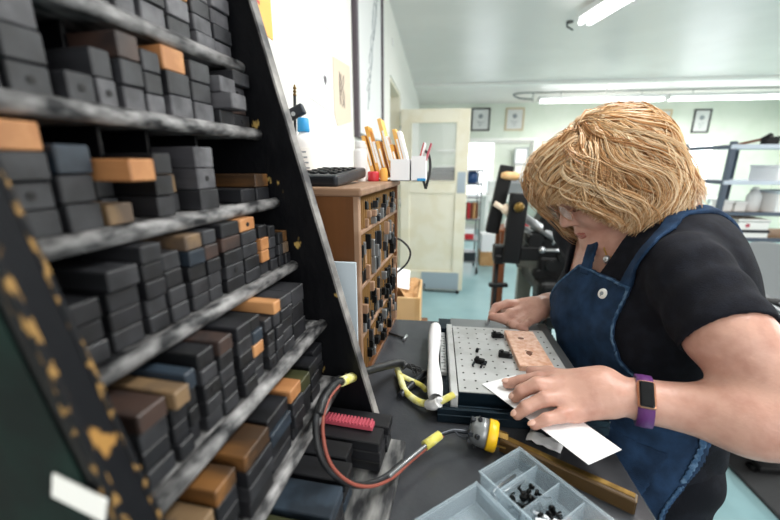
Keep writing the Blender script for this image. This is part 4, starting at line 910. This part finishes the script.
head = [ell(hd(-.012, 0, .018), [.096, .076, .088], .02, R3=RH), ell(hd(.030, 0, -.045), [.056, .056, .058], .04, R3=RH), rc(hd(.070, -.010, -.092), hd(.070, .010, -.092), .017, .017, .02),
        rc(hd(.03, .045, -.07), hd(.066, .015, -.09), .016, .016, .02), rc(hd(.03, -.045, -.07), hd(.066, -.015, -.09), .016, .016, .02),
        rc(hd(.080, -.034, .020), hd(.080, .034, .020), .011, .011, .015), ell(hd(.088, .034, .002), [.020, .017, .013], .01, 'sub', RH), ell(hd(.088, -.034, .002), [.020, .017, .013], .01, 'sub', RH),
        ell(hd(.055, .040, -.028), [.030, .026, .026], .02, R3=RH), ell(hd(.055, -.040, -.028), [.030, .026, .026], .02, R3=RH),
        ell(hd(.069, .033, .002), [.013, .015, .012], .004, R3=RH), ell(hd(.069, -.033, .002), [.013, .015, .012], .004, R3=RH),
        rc(hd(.083, 0, .012), hd(.104, 0, -.026), .007, .010, .010), rc(hd(.092, -.010, -.030), hd(.092, .010, -.030), .008, .008, .008),
        rc(hd(.078, -.020, -.060), hd(.086, 0, -.058), .007, .009, .008), rc(hd(.078, .020, -.060), hd(.086, 0, -.058), .007, .009, .008), rc(hd(.078, -.015, -.070), hd(.078, .015, -.070), .008, .008, .006),
        ell(hd(-.005, .076, -.005), [.017, .008, .028], .006, R3=RH), ell(hd(-.005, -.076, -.005), [.017, .008, .028], .006, R3=RH)]
for q in head:
    if q['t'] == 'rc': q['ra'] *= HS; q['rb'] *= HS
    else: q['r'] = q['r']*HS
def finger(pts, rs, k=.003):
    return [rc(pts[i], pts[i+1], rs[i], rs[i+1], k if i else .006) for i in range(len(pts)-1)]
# near hand, laid palm down over the card: index, middle, ring and little finger, thumb below
P_ = lambda *a: [np.array(x, float) for x in a]
hand_n = [rc(WRn, [.215, .445, 1.140], .0255, .026, .02, sq=((0.1, .5, 1), .72)),
          rc([.225, .458, 1.140], [.172, .470, 1.133], .020, .0125, .015), rc([.222, .448, 1.141], [.172, .451, 1.135], .021, .0130, .015),
          rc([.220, .438, 1.138], [.171, .434, 1.129], .021, .0125, .015), rc([.220, .428, 1.131], [.178, .419, 1.119], .019, .0115, .015),
          rc([.225, .470, 1.128], [.195, .492, 1.120], .019, .0135, .012)]
hand_n += finger(P_([.180, .469, 1.134], [.150, .473, 1.131], [.127, .476, 1.122], [.109, .477, 1.1165]), [.0115, .0095, .0086, .0070])
hand_n += finger(P_([.180, .451, 1.136], [.141, .447, 1.138], [.121, .446, 1.126], [.114, .446, 1.1165]), [.0115, .0097, .0086, .0072])
hand_n += finger(P_([.180, .434, 1.130], [.144, .425, 1.131], [.122, .421, 1.120], [.112, .420, 1.109]), [.0112, .0092, .0083, .0070])
hand_n += finger(P_([.184, .419, 1.119], [.160, .408, 1.121], [.142, .403, 1.1185], [.128, .401, 1.110]), [.0100, .0082, .0074, .0062])
hand_n += finger(P_([.205, .485, 1.123], [.172, .506, 1.120], [.150, .510, 1.1185]), [.0125, .0105, .0085])
# far hand: loosely closed around a small brass piece at the far corner of the tray
hand_f = [rc(WRf, [.212, .752, 1.129], .0225, .0215, .02, sq=((.2, .3, 1), .85)), rc([.216, .745, 1.134], [.192, .752, 1.134], .018, .0120, .012), rc([.216, .740, 1.128], [.195, .735, 1.126], .018, .0125, .012), rc([.218, .735, 1.122], [.205, .722, 1.118], .017, .0120, .012)]
hand_f += finger(P_([.194, .760, 1.131], [.156, .748, 1.1335], [.132, .738, 1.129], [.122, .728, 1.1175]), [.0105, .0092, .0084, .0068])
hand_f += finger(P_([.198, .745, 1.127], [.158, .724, 1.123], [.144, .712, 1.1125], [.156, .706, 1.1065]), [.0108, .0092, .0083, .0070])
hand_f += finger(P_([.204, .733, 1.121], [.172, .709, 1.113], [.158, .695, 1.110], [.170, .689, 1.107]), [.0105, .0088, .0080, .0068])
hand_f += finger(P_([.210, .722, 1.116], [.183, .693, 1.113], [.172, .683, 1.110], [.181, .680, 1.1075]), [.0092, .0078, .0070, .0060])
hand_f += finger(P_([.205, .740, 1.117], [.160, .722, 1.114], [.136, .715, 1.115], [.121, .717, 1.115]), [.0125, .0105, .0092, .0076])
legs = []
for y in (.618, .740):
    legs += [rc([.430, y, .86], [.435, y-.002, .50], .076, .058, .03), rc([.435, y-.002, .50], [.470, y, .10], .056, .036, .02), ell([.485, y, .40], [.05, .05, .10], .03), rc([.47, y, .055], [.36, y-.01, .030], .032, .024, .02), rc([.47, y, .05], [.49, y, .035], .034, .030, .02)]
body_prims = torso+neck+arm_n+arm_f+hand_n+hand_f+legs+head
M['skin'] = mat('skin', 'c99d8c', .42, col2='b07f6f', scale=42, lo=.42, hi=.8, bump=.45, bscale=110, sub=.08)
M['shirt'] = mat('black_cotton', '12131a', .9, col2='181a22', scale=60, bump=.4, bscale=600, spec=.2)
M['denim'] = mat('blue_denim', '18293f', .85, col2='274161', scale=35, lo=.35, hi=.7, bump=.6, bscale=700, spec=.2)
M['denim_light'] = mat('faded_denim_seam', '34506e', .85, col2='5a7692', scale=90, bump=.5, bscale=500, spec=.2)
M['trousers'] = mat('dark_trousers', '0f1118', .9, col2='171a22', scale=40, bump=.3, bscale=500, spec=.2)
M['nail'] = mat('fingernail_pink', 'e0b5a4', .25)
M['lips'] = mat('lips', 'a5675c', .45)
M['purple'] = mat('purple_silicone', '5f2f6e', .45)
M['rosegold'] = mat('rose_gold_metal', 'c08a6c', .3, metal=.8)
M['screen'] = mat('black_glass_screen', '0b0c10', .12)
M['gold'] = mat('gold_chain', 'c9a45c', .3, metal=.9)
M['leather'] = mat('black_leather', '141414', .45)
PB = np.array([.43, .66, 0.0])
per = tag(empty('person', tuple(PB)), 'woman with blonde wavy hair in black t-shirt and denim bib apron leaning over the table', 'person')
PARTS = {}
LO, HI = [.09, .34, .0], [.60, .98, 1.54]
HV = .0028
vb = Vol(LO, HI, HV).run(body_prims)
vb.mesh('body', 'skin', per, PB)
# t-shirt: torso and sleeves, open at the neck and the hem of each sleeve
def sleeve(sh, el, t_end, ra, rb):
    d = nv(el-sh); return sh, sh+(el-sh)*t_end, d, ra, rb
vs = Vol([.14, .36, .80], [.60, .98, 1.45], .0028).run([q for q in torso], .0085)
sub_arm = []
for (sh, el, te, ra, rb) in ((SHn, MDn, 1.0, .0515, .0520), (SHf, ELf, .62, .058, .056)):
    e = sh+(el-sh)*te; d = nv(e-sh)
    q = rc(sh, e+d*.05, ra, rb); bd = bounds(dict(q, k=.03), 0); w_ = vs.win(*bd)
    if w_ is None: continue
    sl, P = w_; ds = sd(q, P); ds = np.maximum(ds, (P-e)@d)
    fold = .0012*np.sin(((P-sh)@d)*190+P[..., 2]*60)
    ds = ds+fold
    inn = np.maximum(sd(rc(sh+d*.10, e+d*.06, ra-.0055, rb-.0035), P), -((P-(e-d*.035))@d))
    ds = np.maximum(ds, -inn)
    vs.A[sl] = smin(vs.A[sl], ds, .02)
neck_cut = [ell(hd(.0, 0, -.10)+np.array([-.030, -.012, -.035]), [.085, .060, .100], .006, 'sub'), pl([0, 0, .845], [0, 0, 1], .002, 'sub')]
vs.run(neck_cut[:1])
def f_low(P, A):
    A = A+.0016*np.sin(P[..., 2]*95+P[..., 1]*60+2*np.sin(P[..., 0]*40))*np.clip((1.27-P[..., 2])*8, 0, 1)
    return np.maximum(A, .86-P[..., 2])
vs.each(f_low)
vs.mesh('t_shirt', 'shirt', per, PB)
# trousers
def f_tr(P, A): return np.maximum(A, np.maximum(P[..., 2]-.93, .10-P[..., 2]))+.002*np.sin(P[..., 2]*70+P[..., 0]*50)
vt = Vol([.28, .44, .06], [.60, .90, .97], .004).run([torso[0]]+legs, .009).each(f_tr); vt.mesh('trousers', 'trousers', per, PB)
for y in (.618, .740):
    vv = Vol([.27, y-.07, -.004], [.55, y+.07, .12], .004).run([rc([.475, y, .045], [.37, y-.01, .032], .041, .034, .02), rc([.475, y, .045], [.49, y, .04], .042, .036, .02), rc([.475, y, .07], [.475, y, .09], .040, .040, .02)]).each(lambda P, A: np.maximum(A, .004-P[..., 2]))
    vv.mesh('shoe', 'leather', per, PB)
# apron: a thin shell over shirt and trousers, cut to the outline of bib, straps and skirt
def poly_sd(poly, U, V):
    d = np.full(U.shape, 1e9); ins = np.zeros(U.shape, bool); n = len(poly)
    for i in range(n):
        a = poly[i]; b_ = poly[(i+1) % n]; ex, ey = b_[0]-a[0], b_[1]-a[1]; wx, wy = U-a[0], V-a[1]
        t = np.clip((wx*ex+wy*ey)/(ex*ex+ey*ey), 0, 1); d = np.minimum(d, (wx-ex*t)**2+(wy-ey*t)**2)
        c = ((a[1] > V) != (b_[1] > V)); xi = a[0]+(V-a[1])*ex/(ey if abs(ey) > 1e-9 else 1e-9); ins ^= c & (U < xi)
    return np.where(ins, -1, 1)*np.sqrt(d)
NB = [(-.052, 1.243), (-.053, 1.193), (-.058, 1.163), (-.072, 1.137), (-.097, 1.118), (-.123, 1.100), (-.142, 1.077), (-.140, 1.019), (-.152, .857), (-.155, .70)]
FB = [(.052-.004, .70), (.150, .70), (.150, 1.06), (.145, 1.10), (.135, 1.13), (.120, 1.163), (.098, 1.20), (.055, 1.250)]
BIB = NB+[(.150, .70)]+FB[2:]
STR = [(-.051, 1.236), (-.056, 1.269), (-.069, 1.295), (-.075, 1.313), (-.069, 1.331), (-.060, 1.346), (-.060, 1.42), (-.038, 1.42), (-.040, 1.349), (-.050, 1.329), (-.054, 1.31), (-.048, 1.291), (-.036, 1.265), (-.030, 1.236)]
STF = [(.026, 1.236), (.036, 1.31), (.046, 1.35), (.046, 1.42), (.068, 1.42), (.066, 1.35), (.058, 1.31), (.048, 1.236)]
def apron_vol(t0, t1, region, xmax, lo=(.12, .42, .68), hi=(.60, .90, 1.42), extra=()):
    v = Vol(lo, hi, .0025).run(torso+[rc([.40, .60, .86], [.41, .60, .62], .12, .12, .05), rc([.40, .72, .86], [.41, .72, .62], .12, .12, .05), rc(SHn, MDn, .0445, .0455, .02)]+list(extra), 0)
    def f(P, A):
        L_ = (P-TC)@TR.T; wv = .0016*np.sin(P[..., 2]*95+P[..., 1]*60+2*np.sin(P[..., 0]*40))*np.clip((1.27-P[..., 2])*8, 0, 1)
        sk = .004*np.clip((1.05-P[..., 2])*6, 0, 1)*(1+np.sin(L_[..., 1]*70))
        A = A+wv-sk; sh = np.maximum(A-t1, t0-A)
        return np.maximum(sh, region(L_, P))
    return v.each(f)
def reg_bib(L_, P): return np.maximum(poly_sd(BIB, L_[..., 1], L_[..., 2]), L_[..., 0]-.02)
def reg_str(L_, P): return np.minimum(poly_sd(STR, L_[..., 1], L_[..., 2]), poly_sd(STF, L_[..., 1], L_[..., 2]))
ap = apron_vol(.0080, .0125, reg_bib, .02).mesh('apron', 'denim', per, PB)
apron_vol(.0080, .0135, reg_str, .3).mesh('apron_strap', 'denim', ap, PB)
def reg_seam(L_, P):
    d = poly_sd(BIB, L_[..., 1], L_[..., 2]); return np.maximum(np.maximum(d, -(d+.0048)), L_[..., 0]-.02)
def reg_seam2(L_, P):
    d = reg_str(L_, P); return np.maximum(d, -(d+.0035))
apron_vol(.0115, .0146, reg_seam, .02).mesh('stitched_hem', 'denim_light', ap, PB)
def reg_pocket(L_, P):
    q = [(-.118, .70), (-.118, .985), (-.02, 1.0), (.08, .985), (.08, .70)]; return np.maximum(poly_sd(q, L_[..., 1], L_[..., 2]), L_[..., 0]-.02)
apron_vol(.0118, .0140, reg_pocket, .02, (.12, .42, .68), (.50, .90, 1.02)).mesh('pocket', 'denim', ap, PB)
# straps crossing the back are held by the same denim; badge on the bib
def on_torso(ly, z, off):
    """point of the apron front at local height z and side ly"""
    x = -.25
    for _ in range(200):
        P = TC+TR.T@np.array([x, ly, z]); A = 9.
        for q in torso: A = comb(A, sd(q, P[None])[0], q)
        if A <= off: break
        x += .001
    g = np.array([A_grad(P, e) for e in np.eye(3)]); return P, nv(g)
def A_grad(P, e):
    def F(p):
        A = 9.
        for q in torso: A = comb(A, sd(q, p[None])[0], q)
        return float(A)
    return F(P+e*.002)-F(P-e*.002)
P, n_ = on_torso(-.013, 1.219, .0130); q_ = Vector(n_).to_track_quat('Z', 'Y').to_matrix().to_4x4(); c_ = Vector(P-PB)
b = MB(); b.lathe([(.0075, 0), (.0085, .0008), (.0082, .0022), (.006, .0030), (.0005, .0032)], c_, rot=q_); bd = b.build('badge', 'label', ap)
b = MB(); b.lathe([(.0032, .0030), (.0032, .0035)], c_, n=14, rot=q_); b.box(c_+(q_ @ Vector((0, -.0015, .0036))), (.0015, .006, .0006), rot=q_); b.build('badge_print', 'ink_grey', bd)
# necklace
npts = []
for a in np.linspace(-1, 1, 25):
    ly = .052*a*(1-.15*abs(a)); z = 1.270+.070*abs(a)**1.4
    x = -.20
    for _ in range(300):
        Pn = TC+TR.T@np.array([x, ly+.010, z]); A = 9.
        for q in torso+neck: A = comb(A, sd(q, Pn[None])[0], q)
        if A <= .0026: break
        x += .001
    npts.append(Vector(Pn-PB))
b = MB(); b.tube(npts, .0013, 6); nk = b.build('necklace', 'gold', per)
b = MB(); b.sphere(npts[12]+Vector((-.003, -.002, -.002)), .0055, sc=(1, 1, 1.3)); b.build('pendant', 'steel', nk)
# fitness band on the near wrist
wd = nv(WRn-ELn); wc = WRn+wd*.001; qz = Vector(wd).to_track_quat('Z', 'Y').to_matrix().to_4x4(); vw = Vector(wc-PB)
b = MB(); prof = [(.0270, -.0085), (.0308, -.0083), (.0314, 0), (.0308, .0083), (.0270, .0085)]
b.lathe(prof, vw, n=40, rot=qz); band = b.build('fitness_band', 'purple', per)
toc = nv(-wc+np.array([0, 0, 1.42])+np.array([-.10, 0, .22])); toc = nv(toc-wd*(toc@wd)); sx = np.cross(wd, toc)
Q = Matrix(((sx[0], wd[0], toc[0], 0), (sx[1], wd[1], toc[1], 0), (sx[2], wd[2], toc[2], 0), (0, 0, 0, 1)))
b = MB(); b.box(vw+Vector(toc*.0300), (.032, .0185, .008), rot=Q, bev=.003, seg=2); b.build('watch_case', 'rosegold', band)
b = MB(); b.box(vw+Vector(toc*.0325), (.030, .0150, .0050), rot=Q, bev=.002, seg=2); b.build('watch_screen', 'screen', band)
# face details
def H3(f, s_, u): return Vector(hd(f, s_, u)-PB)
b = MB(); b.tube(spline([H3(.0895, -.020, -.0615), H3(.094, -.008, -.0600), H3(.094, .008, -.0600), H3(.0895, .020, -.0615)], 4), [.0010, .0020, .0024, .0026, .0028, .0026, .0025, .0026, .0028, .0026, .0024, .0020, .0010], 8)
b.tube(spline([H3(.0885, -.018, -.0665), H3(.0925, -.007, -.0695), H3(.0925, .007, -.0695), H3(.0885, .018, -.0665)], 4), [.0010, .0020, .0026, .0028, .0030, .0030, .0030, .0030, .0030, .0028, .0026, .0020, .0010], 8)
b.build('lips', 'lips', per)
for s_ in (-1, 1):
    b = MB(); b.tube(spline([H3(.084, s_*.018, -.006), H3(.087, s_*.030, -.009), H3(.084, s_*.044, -.006)], 5), .0012, 6); b.build('eyelashes', 'walnut', per)
    b = MB(); b.tube(spline([H3(.092, s_*.016, .024), H3(.093, s_*.032, .028), H3(.082, s_*.048, .024)], 5), [.001]+[.0022]*9+[.0008], 6); b.build('eyebrow', 'walnut', per)
gl = None
b = MB()
for s_ in (-1, 1):
    ring = [H3(.104+.004*math.cos(a)*0, s_*.032+.024*math.cos(a), .000+.017*math.sin(a)) for a in np.linspace(0, 2*math.pi, 25)]
    b.tube(ring, .0010, 6)
    b.tube([H3(.104, s_*.056, .006), H3(.090, s_*.073, .010), H3(.03, s_*.078, .006), H3(-.005, s_*.078, .002)], .0011, 6)
b.tube([H3(.104, -.008, .004), H3(.107, 0, .007), H3(.104, .008, .004)], .0010, 6); gl = b.build('glasses', 'rosegold', per)
for s_ in (-1, 1):
    b = MB(); b.sphere(H3(.104, s_*.032, 0), 1, sc=(.0006, .0235, .0165), rot=Matrix(((fD[0], sD[0], uD[0], 0), (fD[1], sD[1], uD[1], 0), (fD[2], sD[2], uD[2], 0), (0, 0, 0, 1)))); b.build('lens', 'glass', gl)
# finger nails of the near hand
for tip, prv, r_ in (([.109, .477, 1.1165], [.127, .476, 1.122], .0070), ([.114, .446, 1.1165], [.121, .446, 1.126], .0072), ([.112, .420, 1.109], [.122, .421, 1.120], .0070), ([.128, .401, 1.110], [.142, .403, 1.1185], .0062)):
    tp = np.array(tip); d_ = nv(tp-np.array(prv)); up_ = nv(np.array([0, 0, 1.])-d_*d_[2]); sx_ = np.cross(d_, up_)
    Qn = Matrix(((d_[0], sx_[0], up_[0], 0), (d_[1], sx_[1], up_[1], 0), (d_[2], sx_[2], up_[2], 0), (0, 0, 0, 1)))
    b = MB(); b.sphere(Vector(tp+up_*r_*.78+d_*.001-PB), 1, sc=(.0058, r_*.72, .0022), rot=Qn); b.build('fingernail', 'nail', per)
# held piece of brass type in the far hand
o = MB().box((0, 0, 0), (.006, .006, .018), bev=.0006).build('metal_type', 'steel', None, (.116, .719, 1.107)); o.rotation_euler = (0, R(8), 0); tag(o, 'small metal type sort pinched in the far hand', 'type sort')
# ---------------------------------------------------------------- hair
HT = [mat('hair_gold', 'c6935f', .38, spec=.6), mat('hair_blonde', 'e0b98a', .36, spec=.6), mat('hair_light', 'f3dcb8', .36, spec=.6), mat('hair_brown', '8f6032', .42, spec=.5)]
def hairvol(a=0): return [ell(hd(-.006, 0, .025), [.105+a, .088+a, .085+a], .02, R3=RH), ell(hd(-.060, 0, -.065)+np.array([-.005, 0, -.015]), [.062+a, .088+a, .078+a], .03, R3=RH),
    ell(hd(.0, .062, -.050), [.056+a, .032+a, .078+a], .03, R3=RH), ell(hd(.012, -.060, -.055), [.060+a, .032+a, .080+a], .03, R3=RH), ell(hd(.060, 0, .058), [.040+a, .066+a, .035+a], .03, R3=RH)]
vh = Vol([.12, .50, 1.22], [.52, .86, 1.56], .003).run(hairvol())
vh.run([ell(hd(.105, .045, -.060), [.058, .075, .075], .012, 'sub', RH), ell(hd(.12, 0, -.035), [.085, .060, .070], .015, 'sub', RH), ell(hd(.05, 0, -.13), [.10, .066, .07], .02, 'sub', RH)])
hairobj = vh.mesh('hair', HT[0], per, PB)
rh = np.random.RandomState(5)
g_ = np.array([0, 0, -1.])
def hsd(P):
    A = np.full(P.shape[:-1], 9.)
    for q in HVV: A = comb(A, sd(q, P), q)
    return A
HVV = hairvol(.004)
def grad(P):
    e = .003; return np.stack([hsd(P+np.eye(3)[i]*e)-hsd(P-np.eye(3)[i]*e) for i in range(3)], -1)/(2*e)
NC = 560; NS = 19; NP = 24
TH = rh.uniform(0, 2*math.pi, NC); PH = rh.uniform(0, 1, NC)**.6*1.25
ct, st = np.cos(TH)[:, None], np.sin(TH)[:, None]; cp_, sp0 = np.cos(PH)[:, None], np.sin(PH)[:, None]
X = HC+fD*(-.006*HS)+uD*.025*HS+(fD*ct*sp0*.100+sD*st*sp0*.083+uD*cp_*.082)
front = np.maximum(0, ct); back = np.maximum(0, -ct); nearside = np.maximum(0, st); farside = np.maximum(0, -st)
V = fD*ct+sD*st+sD*.55*front*(st > -.35)-sD*.5*front*(st <= -.35)+g_*.15
V /= np.linalg.norm(V, axis=1, keepdims=True)
Ls = (.215-.050*PH/1.25-.100*front[:, 0]*(st[:, 0] > -.2)*(st[:, 0] < .8)+.01*back[:, 0]+.02*rh.rand(NC))
layer = rh.uniform(-.005, .005, NC); K = rh.rand(NC); wph = 2.2*TH+rh.uniform(-.7, .7, NC)
paths = np.zeros((NC, NP, 3))
for k in range(NP):
    paths[:, k] = X; s_ = k/(NP-1)
    G = grad(X); gn = G/np.maximum(np.linalg.norm(G, axis=1, keepdims=True), 1e-6)
    side = np.cross(gn, V)
    Vn = V+g_*(.10+.16*s_)+(-fD)*(.07*nearside+.07*front)*min(1, s_*2)+(-fD)*.05*farside+side*((.20+.36*s_)*np.cos(wph+s_*8.5))[:, None]
    h_ = hsd(X)-layer*(.3+1.1*s_)
    Vn -= gn*(Vn*gn).sum(1)[:, None]*(.9 if s_ < .8 else .6)
    Vn /= np.linalg.norm(Vn, axis=1, keepdims=True)
    V = Vn; X = X+V*(Ls/NP)[:, None]*1.1-gn*np.clip(h_, -.006, .006)[:, None]*.8
verts = [[] for _ in HT]; faces = [[] for _ in HT]; cnt = [0]*4; S3 = np.linspace(0, 1, NP)[:, None]
for i in range(NC):
    base = paths[i]; w0 = .0042+.004*rh.rand()
    T = np.gradient(base, axis=0); T /= np.linalg.norm(T, axis=1, keepdims=True)
    A1 = np.cross(T, gn[i]); A1 /= np.maximum(np.linalg.norm(A1, axis=1, keepdims=True), 1e-6); A2 = np.cross(T, A1)
    for j in range(NS):
        a = rh.uniform(0, 6.28); r_ = math.sqrt(rh.rand())*w0
        fr = .7+1.0*np.sin(S3*2.6)-.3*S3; ph_ = rh.uniform(0, 6.28); fz = rh.uniform(.0002, .0011)
        pth = base+(A1*math.cos(a)*1.7+A2*math.sin(a)*.55)*r_*fr+A1*np.sin(S3*rh.uniform(4, 9)+ph_)*fz
        ci = rh.choice(4, p=[[.30, .42, .22, .06], [.10, .42, .48, .0], [.42, .28, .12, .18]][int(K[i]*2.99)])
        cut = rh.randint(NP-6, NP+1); q3 = (pth-HC)@RH.T/HS
        hit = np.where((q3[:, 1] > -.035) & (q3[:, 0] > .035+(q3[:, 2]+.10)*.55) & (q3[:, 2] < .035))[0]
        if len(hit): cut = max(4, min(cut, hit[0]+rh.randint(0, 2)))
        rad = (.00045+.00036*rh.rand())*(1-.7*np.maximum(0, np.arange(cut)/cut-.55)/.45)[:, None]
        n0 = cnt[ci]
        rr3 = np.stack([pth[:cut]+(A1[:cut]*math.cos(m_*2.0944)+A2[:cut]*math.sin(m_*2.0944))*rad for m_ in range(3)], 1)-PB
        verts[ci].append(rr3.reshape(-1, 3)); b0 = n0+3*np.arange(cut-1)[:, None]
        faces[ci].append(np.concatenate([np.stack([b0[:, 0]+m_, b0[:, 0]+(m_+1) % 3, b0[:, 0]+3+(m_+1) % 3, b0[:, 0]+3+m_], 1) for m_ in range(3)])); cnt[ci] += cut*3
for ci in range(4):
    v_ = np.concatenate(verts[ci]).astype(np.float32); f_ = np.concatenate(faces[ci]).astype(np.int32)
    me = bpy.data.meshes.new('hair_strands'); me.vertices.add(len(v_)); me.vertices.foreach_set('co', v_.ravel()); me.loops.add(f_.size); me.loops.foreach_set('vertex_index', f_.ravel())
    me.polygons.add(len(f_)); me.polygons.foreach_set('loop_start', np.arange(0, f_.size, 4, dtype=np.int32)); me.polygons.foreach_set('loop_total', np.full(len(f_), 4, np.int32)); me.polygons.foreach_set('use_smooth', np.ones(len(f_), bool))
    me.update(calc_edges=True); me.materials.append(HT[ci]); o = bpy.data.objects.new('hair_strands', me); COL.objects.link(o); o.parent = hairobj
